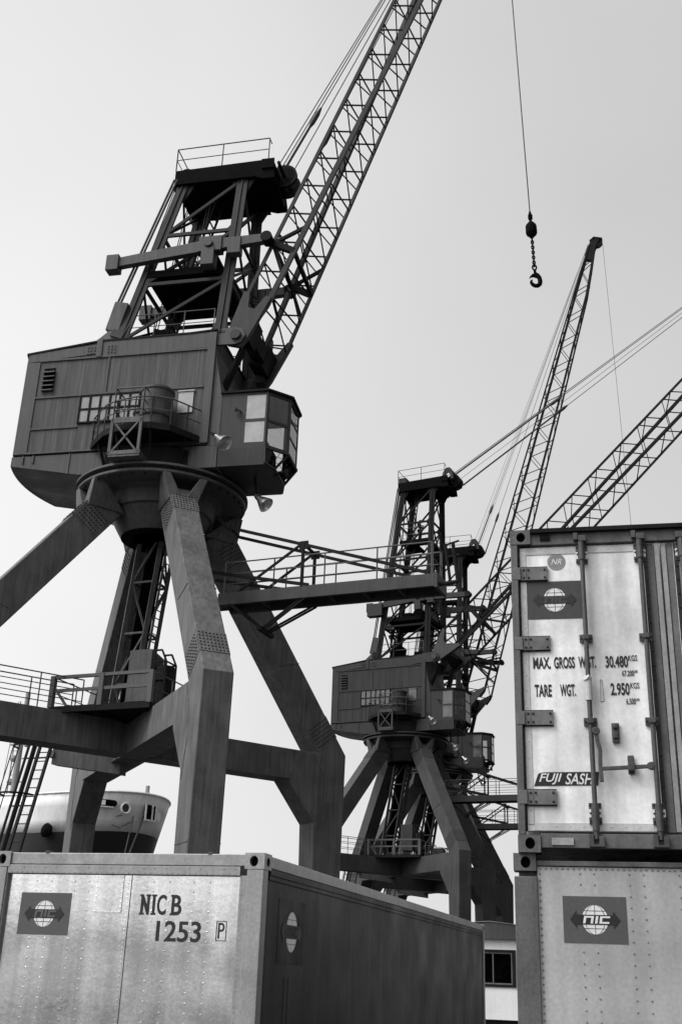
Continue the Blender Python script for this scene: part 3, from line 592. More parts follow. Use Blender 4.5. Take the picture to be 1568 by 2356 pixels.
    for i, z in enumerate(lev):
        if 0 < i < len(lev) - 1:
            for sv in (-1, 1):
                mb.beam(leg(0, sv, z), leg(1, sv, z), .1, .14)
                A = [leg(1, sv, z) + Vector((a, -.06 * sv, b)) for a, b in ((-.5, 0), (-.1, .45), (-.1, -.45))]; mb.prism(A, [v + Vector((0, .06, 0)) for v in A])
            for fr in (0, 1): mb.beam(leg(fr, -1, z), leg(fr, 1, z), .1, .14)
        if i < len(lev) - 1:
            for sv in (-1, 1): mb.beam(leg(0, sv, z), leg(1, sv, lev[i + 1]), .09, .12)
            mb.beam(leg(0, -1, z), leg(0, 1, lev[i + 1]), .08, .1); mb.beam(leg(0, 1, z), leg(0, -1, lev[i + 1]), .08, .1)
            mb.beam(leg(1, -1, z), leg(1, 1, lev[i + 1]), .08, .1)
            if i: mb.beam(leg(1, 1, z), leg(1, -1, lev[i + 1]), .08, .1)
    mb.beam((-1.75, -1.9, 23.25), leg(0, -1, 24.5), .5, .05, (0, 1, 0))
    tower = part(mb, 'tower', 'tower' if ex == 0 else 'dark')
    # inclined ladder inside the tower
    mb = MB(); la, lb = Vector((-.65 - (.4 if ex else 0), .1, 23.2)), Vector((1.15 - (.4 if ex else 0), .05, zt - .1))
    for sv in (-.32, .32): mb.beam(la + Vector((0, sv, 0)), lb + Vector((0, sv, 0)), .05, .12, (0, 1, 0))
    nr = int((zt - 23.2) / .36)
    for k in range(1, nr): p = la.lerp(lb, k / nr); mb.beam(p + Vector((0, -.32, 0)), p + Vector((0, .32, 0)), .05, .05, (1, 0, 0))
    for k in (.1, .9): mb.beam(la.lerp(lb, k), la.lerp(lb, k) + Vector((0, .26, 0)), .04)
    for sv in (.5, 1.0): mb.beam((-1.0, sv, 23.2), (-.6, sv, 26.3), .09)
    for k in range(10): mb.beam(Vector((-1.0, .5, 23.2)).lerp(Vector((-.6, .5, 26.3)), k / 10), Vector((-1.0, 1.0, 23.2)).lerp(Vector((-.6, 1.0, 26.3)), k / 10), .05)
    part(mb, 'tower_ladder', 'dark', tower)
    # platforms inside the tower
    mb = MB(); zz = 26.0; A = [(-.95, -1.6), (1.7, -1.6), (2.25, -1.3), (2.35, 1.5), (-.95, 1.5)]
    mb.prism([Vector((x, y, zz)) for x, y in A], [Vector((x, y, zz + .3)) for x, y in A])
    for x in (.0, .9): mb.bb((x, -.9, zz + .3), (x + .7, .2, zz + .8))
    mb.lathe([(.42, -.7), (.42, .7)], (1.2, 0, zz + .75), (0, 1, 0), 16); mb.lathe([(.3, -.4), (.3, .4)], (.1, .4, zz + .7), (1, 0, 0), 14)
    part(mb, 'winch_platform', 'black', tower)
    if ex:
        mb = MB(); mb.bb((-.15, -1.3, 32.35), (2.3, -.2, 32.45)); mb.bb((-.15, -.2, 32.352), (1.0, 1.28, 32.452)); mb.bb((1.75, -.2, 32.352), (2.3, 1.28, 32.452))
        mb.bb((-.15, -1.33, 32.25), (2.3, -1.29, 32.5)); pp = part(mb, 'tower_platform', 'black', tower)
        mb = MB(); railing(mb, [(-.1, -1.25, 32.45), (2.25, -1.25, 32.45), (2.25, 1.2, 32.45), (-.1, 1.2, 32.45), (-.1, -1.25, 32.45)], 1.05, (1.0, .5), r=.018); part(mb, 'railing', 'rail', pp)
    mb = MB(); railing(mb, [(-1.5, -1.7, 23.2), (2.0, -1.7, 23.22)], 1.05, (1.0, .5), r=.022); railing(mb, [(-1.3, 1.75, 23.2), (2.0, 1.75, 23.22)], 1.05, (1.0, .5), r=.022); part(mb, 'roof_railing', 'rail', house)
    mb = MB(); mb.prism([Vector((-1.7, .2, 23.15)), Vector((-.75, .2, 23.15)), Vector((-.55, .2, 24.7)), Vector((-1.15, .2, 24.9))], [Vector((-1.7, 1.5, 23.15)), Vector((-.75, 1.5, 23.15)), Vector((-.55, 1.5, 24.7)), Vector((-1.15, 1.5, 24.9))])
    mb.bb((1.0, -.9, 23.15), (1.9, .2, 23.75)); part(mb, 'winch_cover', 'black', house, bevel=.03)
    # rear cable box
    mb = MB(); d9 = Vector((.42, 0, 1.2)).normalized(); mb.box((-1.82, -1.62, 24.2), (.55, .5, 1.25), Matrix.Rotation(R(12), 3, 'Y')); mb.prism([Vector((-2.6, -1.85, 23.13)), Vector((-1.3, -1.85, 23.2)), Vector((-1.9, -1.85, 23.75))], [Vector((-2.6, -1.6, 23.13)), Vector((-1.3, -1.6, 23.2)), Vector((-1.9, -1.6, 23.75))])
    part(mb, 'cable_box', 'paint', bevel=.02)
    # head
    mb = MB(); h0 = zt
    for sv in (-1, 1):
        A = [(-.42, h0), (3.0, h0), (3.3, h0 - .1), (3.75, h0 - .1), (3.62, h0 + .82), (-.42, h0 + .72)]
        mb.prism([Vector((x, sv * 1.08 - .05, z)) for x, z in A], [Vector((x, sv * 1.08 + .05, z)) for x, z in A])
        mb.bb((-.3, sv * 1.08 - .16, h0 - .05), (3.0, sv * 1.08 + .16, h0 - .002))
    mb.bb((-.4, -1.03, h0 + .03), (3.6, 1.03, h0 + .09)); mb.bb((3.6, -1.03, h0 - .05), (3.68, 1.03, h0 + .75)); mb.bb((-.43, -1.03, h0), (-.37, 1.03, h0 + .7))
    mb.bb((3.2, -1.2, h0 + .35), (3.72, -1.14, h0 + .8)); mb.bb((-.35, -1.0, h0 + .7), (3.5, 1.0, h0 + .74))
    head = part(mb, 'tower_head', 'black')
    mb = MB()
    for (x, z, r, ys) in ((3.85, h0 + .72, .55, (-.1, .55)), (-.1, h0 + .78, .32, (-.7, -.4, .4, .7))):
        for y in ys:
            mb.lathe([(r * .86, -.07), (r, -.07), (r * .93, 0), (r, .07), (r * .86, .07), (r * .86, -.07)], (x, y, z), (0, 1, 0), 24)
            for k in range(6): a = math.pi * k / 3; mb.beam((x, y, z), (x + r * .88 * math.cos(a), y, z + r * .88 * math.sin(a)), .06, .06)
        mb.tube((x, -1.0, z), (x, 1.0, z), .07, 10)
    part(mb, 'sheave', 'dark', head)
    if ex:
        mb = MB()
        for y in (-1.0, 1.0):
            A = [(3.2, h0 + .6), (3.3, h0 + 1.15), (3.55, h0 + 1.5), (3.85, h0 + 1.5), (4.1, h0 + 1.15), (4.15, h0 + .5), (3.95, h0 + .5), (3.9, h0 + .9), (3.7, h0 + 1.1), (3.5, h0 + .9), (3.45, h0 + .6)]
            mb.prism([Vector((a, y - .06, z)) for a, z in A], [Vector((a, y + .06, z)) for a, z in A])
        A2 = [(3.55, h0 + 1.5), (3.85, h0 + 1.5), (4.1, h0 + 1.15)]
        mb.bb((3.5, -.94, h0 + 1.42), (3.9, .94, h0 + 1.47)); mb.bb((-.42, -1.0, h0 + .74), (.2, 1.0, h0 + 1.2))
        part(mb, 'sheave_guard', 'tower', head)
    mb = MB(); railing(mb, [(-.42, -1.1, h0 + .73), (3.45, -1.1, h0 + .8)], 1.1, (1.0, .5), r=.025, gap=1.9); railing(mb, [(3.45, 1.1, h0 + .8), (-.42, 1.1, h0 + .73), (-.42, -1.1, h0 + .73)], 1.1, (1.0, .5), r=.025, gap=1.9)
    mb.tube((3.45, -1.1, h0 + 1.88), (3.55, -1.1, h0 + 1.6), .025); part(mb, 'railing', 'rail', head)
    # ---- jib
    ph = P['phi']; w0, w1, r0, r1, f0, f1 = P['jib']; LJ = P['L']; pin = Vector((2.94, 0, 22.95))
    da = Vector((math.cos(ph), 0, math.sin(ph))); dp = Vector((-math.sin(ph), 0, math.cos(ph)))
    def chord(ch, s):
        off = (r0 + r1 * s) if ch[1] == 'R' else (f0 + f1 * s); k2 = min(1, s / 1.6); off *= .45 + .55 * k2
        if s > LJ - 4.5:                     # the outer chords bend in to the line of the inner ones at the head
            g = (s - LJ + 4.5) / 4.5; off += ((r0 + r1 * s) - .12 - (.5 if ch[1] == 'F' else 0) - off) * g
        return pin + da * s + dp * off + Vector((0, (w0 + w1 * s) * (-1 if ch[0] == 'N' else 1), 0))
    bay = P['bay']; nb = int((LJ - 1.6) / bay); bay = (LJ - 1.6) / nb; S = [1.0] + [1.6 + bay * i for i in range(nb + 1)]
    jr = MB(); mb = MB(); cw = P['chord']
    for ch in ('NR', 'FR', 'NF', 'FF'):
        k3 = cw * (1.25 if ch in ('NF', 'FR') else .85)
        for a, b in zip(S[:-1], S[1:]): mb.beam(chord(ch, a), chord(ch, b), k3, k3)
    jib = part(mb, 'jib', 'jib' if ex == 0 else 'dark')
    mb = MB(); lw = P['lace']
    for i, (a, b) in enumerate(zip(S[1:-1], S[2:])):
        m2 = (a + b) / 2
        for x, y in (('NR', 'NF'), ('FR', 'FF')):
            mb.beam(chord(x, a), chord(y, a + bay * (.12 if not ex else .42)), lw, lw)
            mb.beam(chord(x, a), chord(y, m2), lw * .8, lw * .8) if P['zig'] else None
            mb.beam(chord(x, a - bay * .05), chord(y, a - bay * .55 if i else a), lw * .9, lw * .9)
        for x, y in (('NR', 'FR'), ('NF', 'FF')):
            mb.beam(chord(x, a + bay * .3), chord(y, a - bay * .1 if a > bay else a), lw, lw)
            mb.beam(chord(x, a + bay * .3), chord(y, a + bay * .75), lw, lw)
    part(mb, 'lacing', 'dark', jib)
    mb = MB()                                            # foot plates, pins and cross beam
    for sv, cc in ((-1, 'N'), (1, 'F')):
        y = sv * w0
        cR = chord(cc + 'R', 1.9); cF = chord(cc + 'F', 1.9); cR.y = cF.y = 0
        A = [pin + da * -.35 + dp * -.3, pin + da * -.38 + dp * .25, pin + da * .1 + dp * .42, cR + dp * .1, cR - dp * .13, cR.lerp(cF, .36) - da * .62, cR.lerp(cF, .64) - da * .62, cF + dp * .13, cF - dp * .1, pin + da * .1 + dp * -.42]
        mb.prism([v + Vector((0, y - .1, 0)) for v in A], [v + Vector((0, y + .1, 0)) for v in A])
        mb.tube(pin + Vector((0, y - .32, 0)), pin + Vector((0, y + .32, 0)), .2, 18)
    foot = part(mb, 'jib_foot', 'jib', jib, bevel=.01)
    mb = MB()
    A = [pin + da * .15 + dp * .3, pin + da * 1.05 + dp * .3, pin + da * 1.05 + dp * -.3, pin + da * .15 + dp * -.3]
    mb.prism([v + Vector((0, -w0 + .1, 0)) for v in A], [v + Vector((0, -w0 + 1.1, -.0)) for v in A]); mb.prism([v + Vector((0, w0 - 1.1, 0)) for v in A], [v + Vector((0, w0 - .1, 0)) for v in A])
    A = [pin + da * .35 + dp * .28, pin + da * .85 + dp * .28, pin + da * .85 + dp * -.28, pin + da * .35 + dp * -.28]
    mb.prism([v + Vector((0, -w0 + 1.1, 0)) for v in A], [v + Vector((0, w0 - 1.1, 0)) for v in A])
    part(mb, 'jib_cross_beam', 'dark', jib, bevel=.01)
    mb = MB()                                            # head with sheaves
    tip = pin + da * LJ + dp * (r0 + r1 * LJ - .4)
    for y in (-.2, .2):
        A = [tip + da * -1.7 + dp * .3, tip + da * -1.2 + dp * .5, tip + da * .5 + dp * .3, tip + da * .8 + dp * -.1, tip + da * .7 + dp * -.5, tip + da * .2 + dp * -.4, tip + da * -1.7 + dp * -.25]
        mb.prism([v + Vector((0, y - .04, 0)) for v in A], [v + Vector((0, y + .04, 0)) for v in A])
    mb.lathe([(.5, -.12), (.58, -.1), (.5, 0), (.58, .1), (.5, .12)], tip + da * .35 + dp * -.3, (0, 1, 0), 22)
    A = [tip + da * .5 + dp * .42, tip + da * .95 + dp * .1, tip + da * .9 + dp * -.75, tip + da * .8 + dp * -.75, tip + da * .83 + dp * .1, tip + da * .42 + dp * .36]
    mb.prism([v + Vector((0, -.28, 0)) for v in A], [v + Vector((0, .28, 0)) for v in A])
    part(mb, 'jib_head', 'dark', jib)
    # pivot lugs on the house
    mb = MB()
    for sv in (-1, 1):
        y = sv * (w0 + .2); A = [Vector((1.3, y, 22.5)), Vector((2.2, y, 22.6)), Vector((2.94, y, 22.58)), Vector((3.15, y, 22.66)), Vector((3.3, y, 22.95)), Vector((3.15, y, 23.22)), Vector((2.9, y, 23.3)), Vector((2.2, y, 23.27)), Vector((1.3, y, 23.1))]
        mb.prism(A, [v + Vector((0, sv * -.1, 0)) for v in A]); mb.tube(Vector((2.94, y - .08, 22.95)), Vector((2.94, y + .08, 22.95)), .16, 14)
    part(mb, 'pivot_lug', 'housepaint', house, bevel=.01)
    mb = MB(); mb.beam((2.25, 1.4, 19.0), (3.1, 1.5, 22.7), .35, .3); mb.beam((2.25, -1.2, 20.6), (3.1, -1.4, 22.6), .3, .12); part(mb, 'foot_strut', 'dark', house)
    # ---- balance levers with links to the jib
    for sv in (-1, 1):
        y = sv * 1.78; mb = MB(); hz = 27.05 + (.55 if ex else 0); pv = Vector((1.6, y, hz)); le = Vector((-2.25, y, hz - .35)); ri = Vector((3.85, y, hz + .1)) if not ex else Vector((5.5, y, hz - .15))
        mb.prism([le + Vector((0, -.13, -.28)), le + Vector((0, -.13, .12)), pv + Vector((0, -.13, .25)), pv + Vector((0, -.13, -.25))], [le + Vector((0, .13, -.28)), le + Vector((0, .13, .12)), pv + Vector((0, .13, .25)), pv + Vector((0, .13, -.25))])
        mb.prism([pv + Vector((0, -.13, -.25)), pv + Vector((0, -.13, .25)), ri + Vector((0, -.13, .17)), ri + Vector((0, -.13, -.17))], [pv + Vector((0, .13, -.25)), pv + Vector((0, .13, .25)), ri + Vector((0, .13, .17)), ri + Vector((0, .13, -.17))])
        mb.bb((-2.5, y - .22, hz - .78), (-2.0, y + .22, hz - .1))
        if ex: mb.bb((-2.4, y - .3, hz - 1.15), (-1.2, y + .3, hz - .2))
        mb.bb((1.2, y - .2, hz - .32), (2.1, y + .2, hz + .34)); mb.bb((1.35, y - .24, hz - .95), (1.85, y + .24, hz - .2)); mb.bb((2.35, y - .18, hz - .5), (2.85, y + .18, hz + .22))
        mb.tube(pv + Vector((0, -.3, 0)), pv + Vector((0, .3, 0)), .17, 14)
        lev_o = part(mb, 'balance_lever', 'housepaint', bevel=.012)
        mb = MB(); s5 = 4.15; cc = 'N' if sv < 0 else 'F'; j1, j2 = chord(cc + 'R', s5 + .15), chord(cc + 'F', s5)
        mb.beam(ri, j1, .2, .26); mb.beam(j1, j2, .2, .24); mb.tube(ri + Vector((0, -.22, 0)), ri + Vector((0, .22, 0)), .22, 14); mb.beam(j1, chord(cc + 'F', s5 - 1.1), .12, .12); mb.beam(j1, chord(cc + 'F', s5 + 1.2), .12, .12)
        part(mb, 'link', 'dark', lev_o)
    mb = MB(); ja, jb = chord('NF', 4.15), chord('FF', 4.15); mb.beam(ja, jb, .14, .16); mb.beam(chord('NR', 4.3), chord('FR', 4.3), .14, .16); part(mb, 'jib_tie', 'dark', jib)
    mb = MB(); mb.tube((1.6, -1.9, 27.05 + (.55 if ex else 0)), (1.6, 1.9, 27.05 + (.55 if ex else 0)), .12, 12); part(mb, 'lever_shaft', 'dark', tower)
    # ---- ropes: head to jib tip, head to winch
    rr = P['rope']
    mb = MB()
    for y in (-.1, .1, .55):
        a = Vector((3.75 - .35 * (y == .1), y, h0 + 1.25 - .4 * (y == .55))); b = tip + Vector((0, y * .25, 0)) + da * .2 + dp * .5
        mb.tube(a, b, rr * (1 if not ex else .6), 6)
        if y != .1:
            a = Vector((3.9, y, h0 + 1.2)) if y < 0 else Vector((4.4, y, h0 + .55)); b = tip + Vector((0, y * .25, 0)) + da * .1 + dp * .45; d4 = (b - a).normalized(); mb.tube(a, a + d4 * P['sock'], rr * 2.6, 8); mb.lathe([(rr * 2.5, -.45), (rr * 5, -.2), (rr * 5, .25), (rr * 2, .6)], a + d4 * P['sock'], d4, 10); mb.tube(a, b, rr, 6)
    part(mb, 'luffing_rope', 'rope', jib)
    mb = MB()
    for y in (-.75, -.62, .62, .75): mb.tube((-.42, y, h0 + .6), (-1.75, y * 1.9, 24.0), rr, 6)
    for dv in (0, .13): mb.tube((-.45 + dv, -1.1, h0 + .3), (-1.95 + dv, -1.8, 24.6), .045, 6)
    for x, y in ((.6, .2), (.9, -.2)): mb.tube((x, y, h0), (x - .5, y, 26.6), rr, 5)
    part(mb, 'winch_rope', 'rope', tower)
    return root, tip, da, dp
CR = [
 dict(loc=(-6.54, 37.36, 0), yaw=R(-12.2), extra=0.0, phi=R(71.06), L=26.8, jib=(1.66, -.045, .417, -.013, -.485, -.025), bay=1.33, chord=.14, lace=.05, tone='', zig=False, rope=.022, sock=2.6,
      label='large dark harbour crane nearest to the camera, above the lettered white container'),
 dict(loc=(5.28, 80.8, 0), yaw=R(-25.48), extra=6.05, phi=R(43.9), L=51.0, jib=(1.753, -.028, 1.0, 0, -.72, -.006), bay=2.55, chord=.16, lace=.065, tone='_weathered', zig=False, rope=.026, sock=9.5,
      label='middle harbour crane with a workman on its tower and its jib lowered to the right'),
 dict(loc=(8.86, 95.37, 0), yaw=R(-18.0), extra=6.05, phi=R(74.22), L=47.4, jib=(1.541, -.028, 1.181, -.014, -1.208, .014), bay=2.75, chord=.15, lace=.06, tone='_weathered', zig=False, rope=.022, sock=3.6,
      label='rearmost harbour crane, mostly behind the middle crane, with a steep slender jib'),
]
cranes = [make_crane(p) for p in CR]
# ------------------------------------------------------------------ containers
def castings(parent, W, H, D, m, y_front=0.0):
    for x in (0, W):
        for y in (0, D):
            for z in (0, H):
                sx = 1 if x == 0 else -1; sy = 1 if y == 0 else -1; sz = 1 if z == 0 else -1
                mb = MB(); lo = (min(x - sx * .004, x + sx * .162), min(y - sy * .004, y + sy * .178), min(z - sz * .006, z + sz * .118)); hi = (max(x - sx * .004, x + sx * .162), max(y - sy * .004, y + sy * .178), max(z - sz * .006, z + sz * .118))
                # block with an oval pocket in the end face, the side face and the top
                cx, cz = x + sx * .085, z + sz * .058
                f = lo[1] if y == 0 else hi[1]; ring_o = [(lo[0], lo[2]), (hi[0], lo[2]), (hi[0], hi[2]), (lo[0], hi[2])]
                n = 24; oval = []; outer = []
                for i in range(n):
                    a = 2 * math.pi * i / n + math.pi / 4; ca, sa = math.cos(a), math.sin(a); oval.append((cx + .036 * ca * (1 if abs(ca) > 0 else 1), cz + .042 * sa))
                    k = 1 / max(abs(ca), abs(sa)); px = ca * k; pz = sa * k
                    outer.append(((lo[0] + hi[0]) / 2 + px * (hi[0] - lo[0]) / 2, (lo[2] + hi[2]) / 2 + pz * (hi[2] - lo[2]) / 2))
                b = f + sy * .05; back = hi[1] if y == 0 else lo[1]; P = [(p[0], f, p[1]) for p in outer] + [(p[0], f, p[1]) for p in oval] + [(p[0], b, p[1]) for p in oval] + [(p[0], back, p[1]) for p in outer]
                F = []
                for i in range(n):
                    j = (i + 1) % n; F += [(i, j, n + j, n + i), (n + i, n + j, 2 * n + j, 2 * n + i), (i, j, 3 * n + j, 3 * n + i)]
                F += [tuple(range(2 * n, 3 * n)), tuple(range(3 * n, 4 * n))]
                mb.add(P, F); c = mb.build('corner_casting', m, parent)
                mh = MB(); xo = lo[0] if x == 0 else hi[0]; oy = y + sy * .09
                mh.lathe([(.034, 0.0), (.0, 0.0005)], (xo - sx * .003, oy, cz), (-sx, 0, 0), 16)
                mh.lathe([(.0, 0), (.036, .001)], (cx, f + sy * .045, cz), (0, -sy, 0), 18)
                mh.build('pocket', M['black'], c)
def logo(parent, o, ex, W, H, white, pm='logo', ink='inkgrey'):
    o = Vector(o); ex = Vector(ex); ez = Vector((0, 0, 1)); nn = ex.cross(ez)
    def P(x, z, d): return o + ex * x + ez * z + nn * d
    mb = MB(); q = [P(0, 0, .0015), P(W, 0, .0015), P(W, H, .0015), P(0, H, .0015)]; mb.prism(q, [v + nn * .0015 for v in q]); pl = mb.build('logo_panel', M[pm], parent)
    cx, cz, rx, rz = W * .5, H * .5, W * .205, H * .315; n = 40
    mb = MB(); q = [P(cx + rx * math.cos(2 * math.pi * i / n), cz + rz * math.sin(2 * math.pi * i / n), .0045) for i in range(n)]; mb.add(q, [tuple(range(n))]); g = mb.build('globe', M['whiteink'], pl)
    mb = MB(); t = .0022
    for k in (-.55, 0, .55):
        pts = [(cx + rx * math.sin(k * math.pi / 2 * 1.0) * math.cos(a) * 1.0, cz + rz * math.sin(a)) for a in [-math.pi / 2 + math.pi * i / 14 for i in range(15)]]
        for (a, b), (c2, d) in zip(pts[:-1], pts[1:]): mb.add([P(a - t, b, .0055), P(a + t, b, .0055), P(c2 + t, d, .0055), P(c2 - t, d, .0055)], [(0, 1, 2, 3)])
    for k in (-.6, .6):
        ww = rx * math.sqrt(1 - k * k); mb.add([P(cx - ww, cz + rz * k - t, .0056), P(cx + ww, cz + rz * k - t, .0056), P(cx + ww, cz + rz * k + t, .0056), P(cx - ww, cz + rz * k + t, .0056)], [(0, 1, 2, 3)])
    mb.build('grid_lines', M['logo'], pl)
    h = H * .105; hx = W * .285; he = W * .395; hh = H * .19
    A = [(cx - hx, -h), (cx + hx, -h), (cx + hx, -hh), (cx + he, 0), (cx + hx, hh), (cx + hx, h), (cx - hx, h), (cx - hx, hh), (cx - he, 0), (cx - hx, -hh)]
    mb = MB(); mb.add([P(x, cz + z, .0066) for x, z in A], [tuple(range(10))])
    me = mb.build('arrow', M['ink'], pl)
    mb = MB(); s = .2; lh = h * 1.5; lz = cz - lh / 2; x0 = cx - rx * .93; st = W * .038
    def bar(a, b, c2, d): mb.add([P(x0 + a + s * b, lz + b, .0078), P(x0 + c2 + s * b, lz + b, .0078), P(x0 + c2 + s * d, lz + d, .0078), P(x0 + a + s * d, lz + d, .0078)], [(0, 1, 2, 3)])
    u = W * .155; sz = lh * .24
    bar(0, 0, st, lh); bar(st, lh - sz, u, lh); bar(u - st, 0, u, lh - sz); bar(u * 1.2, 0, u * 1.2 + st, lh); c0 = u * 1.2 + st * 1.75
    bar(c0, 0, c0 + st, lh); bar(c0 + st, lh - sz, c0 + u, lh); bar(c0 + st, 0, c0 + u, sz)
    mb.build('lettering', M['whiteink'] if white else M[ink], pl)
    return pl
def frame_box(parent, W, H, D, post, rail, zf=.14, zt=.1, pw=.13):
    mb = MB()
    for x in (0, W - pw):
        for y in (0, D - .12): mb.bb((x, y, .118), (x + pw, y + .12, H - .118))
    mb.build('corner_post', post, parent, bevel=.006)
    mb = MB()
    for z, hh in ((0, zf), (H - zt, zt)):
        for y in (.012, D - .08): mb.bb((.163, y, z + (.004 if z else .028)), (W - .163, y + .07, z + hh - .004))
        for x in (.004, W - .074): mb.bb((x, .18, z + .004), (x + .07, D - .18, z + hh - .004))
    mb.build('rail', rail, parent, bevel=.005)
Xv, Yv, Zv = Vector((1, 0, 0)), Vector((0, 1, 0)), Vector((0, 0, 1))
# -- long container in front on the left
W, H, D = 2.438, 2.438, 11.75
ca = empty('shipping_container', (-2.8537, 9.9319, 0), R(-16.09)); tag(ca, 'long aluminium container with NICB 1253 and a globe logo on its riveted end', 'container', 'stacked shipping containers')
frame_box(ca, W, H, D, M['alurail'], M['alurail'], zt=.1, pw=.14)
castings(ca, W, H, D, M['alurail'])
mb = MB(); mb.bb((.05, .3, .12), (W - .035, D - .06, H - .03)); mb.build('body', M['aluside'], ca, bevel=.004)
mb = MB(); mb.bb((.15, .05, .14), (1.278, .06, 2.262)); rv = [(x, z) for x in (.41, .55, .767, .9) for z in [2.21 - .075 * i for i in range(27)]]
for x, z in rv:
    if not (.26 < x < .77 and 1.77 < z < 2.13) : mb.rivet((x, .05, z), -Yv, .008, .004)
for z in [.2 + .035 * i for i in range(58)]: mb.rivet((1.255, .05, z), -Yv, .006, .003)
fp = mb.build('end_panel', M['alu'], ca)
mb = MB(); mb.bb((1.286, .05, .14), (2.236, .06, 2.262))
for x in (1.478, 1.62, 1.832, 1.973):
    for z in [2.215 - .075 * i for i in range(27)]: mb.rivet((x, .05, z), -Yv, .008, .004)
mb.build('end_panel', M['alu'], ca)
mb = MB(); mb.bb((1.277, .056, .14), (1.287, .064, 2.262)); mb.build('panel_seam', M['ink'], ca)
mb = MB(); mb.bb((.15, .0, 2.268), (2.24, .05, 2.336))
for i in range(42): mb.rivet((.19 + i * .049, -.0005, 2.279), -Yv, .006, .004)
for i in range(20): mb.rivet((.3 + i * .1, -.0005, 2.318), -Yv, .007, .004)
mb.bb((2.238, .012, .14), (2.298, .05, 2.268)); mb.bb((.14, .012, .14), (.15, .05, 2.268))
for i in range(56): mb.rivet((2.256, .012, .2 + i * .037), -Yv, .006, .004); mb.rivet((.146, .012, .2 + i * .037), -Yv, .004, .003)
mb.build('edge_frame', M['alurail'], ca, bevel=.003)
mb = MB(); mb.bb((.965, .043, 1.967), (1.213, .0495, 2.262))
for i in range(8):
    for x in (.975, 1.203): mb.rivet((x, .043, 1.98 + i * .038), -Yv, .006, .004)
    mb.rivet((.985 + i * .03, .043, 1.977), -Yv, .006, .004)
mb.build('patch_plate', M['alu'], ca)
mb = MB()
for x in (.48, 1.95): mb.bb((x, .005, 2.434), (x + .03, .09, 2.452))
mb.build('roof_clip', M['bar'], ca)
logo(ca, (.286, .05, 1.786), Xv, .466, .33, False, 'logolight')
mb = MB(); z0_, z1_ = 1.96, 2.117; yf = .046                 # slab-serif N and I
def sl(x0, za, x1, zb_): mb.bb((x0, yf, za), (x1, .0495, zb_))
for x in (1.382, 1.436): sl(x, z0_ + .016, x + .022, z1_ - .016)
sl(1.372, z0_, 1.414, z0_ + .0155); sl(1.372, z1_ - .0155, 1.4, z1_); sl(1.426, z1_ - .0155, 1.466, z1_); sl(1.436, z0_, 1.458, z0_ + .0155)
mb.prism([(1.4, yf, z1_ - .001), (1.385, yf, z1_ - .03), (1.44, yf, z0_ + .001), (1.456, yf, z0_ + .03)], [(1.4, .0495, z1_ - .001), (1.385, .0495, z1_ - .03), (1.44, .0495, z0_ + .001), (1.456, .0495, z0_ + .03)])
mb.build1('lettering', M['ink'], ca)
mb = MB(); sl(1.485, z0_ + .016, 1.507, z1_ - .016); sl(1.475, z0_, 1.517, z0_ + .0155); sl(1.475, z1_ - .0155, 1.517, z1_); mb.build1('lettering', M['ink'], ca)
text('lettering', 'C', M['ink'], ca, (1.526, .05, z0_), Xv, Zv, .08, .157, .02)
text('lettering', 'B', M['ink'], ca, (1.652, .05, z0_), Xv, Zv, .088, .157, .02)
mb = MB(); sl(1.643, z0_, 1.66, z0_ + .0155); sl(1.643, z1_ - .0155, 1.66, z1_); mb.build('lettering', M['ink'], ca)
text('lettering', '1253', M['ink'], ca, (1.537, .05, 1.761), Xv, Zv, .386, .157, .016)
mb = MB()
for a, b in (((2.052, 1.776), (2.138, 1.782)), ((2.052, 1.921), (2.138, 1.927)), ((2.052, 1.782), (2.057, 1.921)), ((2.133, 1.782), (2.138, 1.921))): mb.bb((a[0], .046, a[1]), (b[0], .05, b[1]))
mb.build('box_outline', M['ink'], ca); text('lettering', 'P', M['ink'], ca, (2.068, .05, 1.795), Xv, Zv, .053, .118, .004)
# long side: rails, plain sheet, darker logo
mb = MB()
mb.bb((W - .03, .18, 2.29), (W + .002, D - .18, 2.336)); mb.bb((W - .034, .12, .14), (W - .02, D - .12, 2.29))
mb.bb((W - .02, .18, 2.255), (W - .008, D - .18, 2.288))
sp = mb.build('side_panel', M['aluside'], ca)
logo(ca, (W - .02, .49, 1.628), Yv, .725, .51, False, 'logodark', 'logodark')
mb = MB()
for y in (.715, .83): mb.bb((W - .021, y, .3), (W - .017, y + .04, 1.527))
mb.build('vertical_mark', M['ink'], ca)
# -- lower container of the stack on the right
D2 = 6.0
cb = empty('shipping_container', (1.3758, 8.5899, 0), R(-12.4)); tag(cb, 'grey riveted container with a globe logo, bottom of the stack on the right', 'container', 'stacked shipping containers')
frame_box(cb, W, H - .04, D2, M['post'], M['post'], zt=.045, pw=.168)
castings(cb, W, H, D2, M['post'])
mb = MB(); mb.bb((.03, .07, .12), (W - .03, D2 - .07, H - .08)); mb.build('body', M['post'], cb)
mb = MB(); mb.bb((.168, .03, .14), (W - .168, .06, 2.352))
for i in range(52): mb.rivet((.19 + i * .04, .03, 2.338), -Yv, .009, .006)
for i in range(45): mb.rivet((.186, .03, 2.3 - i * .047), -Yv, .009, .006)
for x in (.476, .576, .826, .926, 1.176, 1.276, 1.526, 1.626):
    for i in range(29):
        z = 2.307 - i * .0765
        if not (.34 < x < .8 and 1.82 < z < 2.16): mb.rivet((x, .03, z), -Yv, .008, .006)
mb.build('end_panel', M['panelgrey'], cb, m2=M['emblem'])
logo(cb, (.342, .03, 1.831), Xv, .45, .319, True, 'logolight')
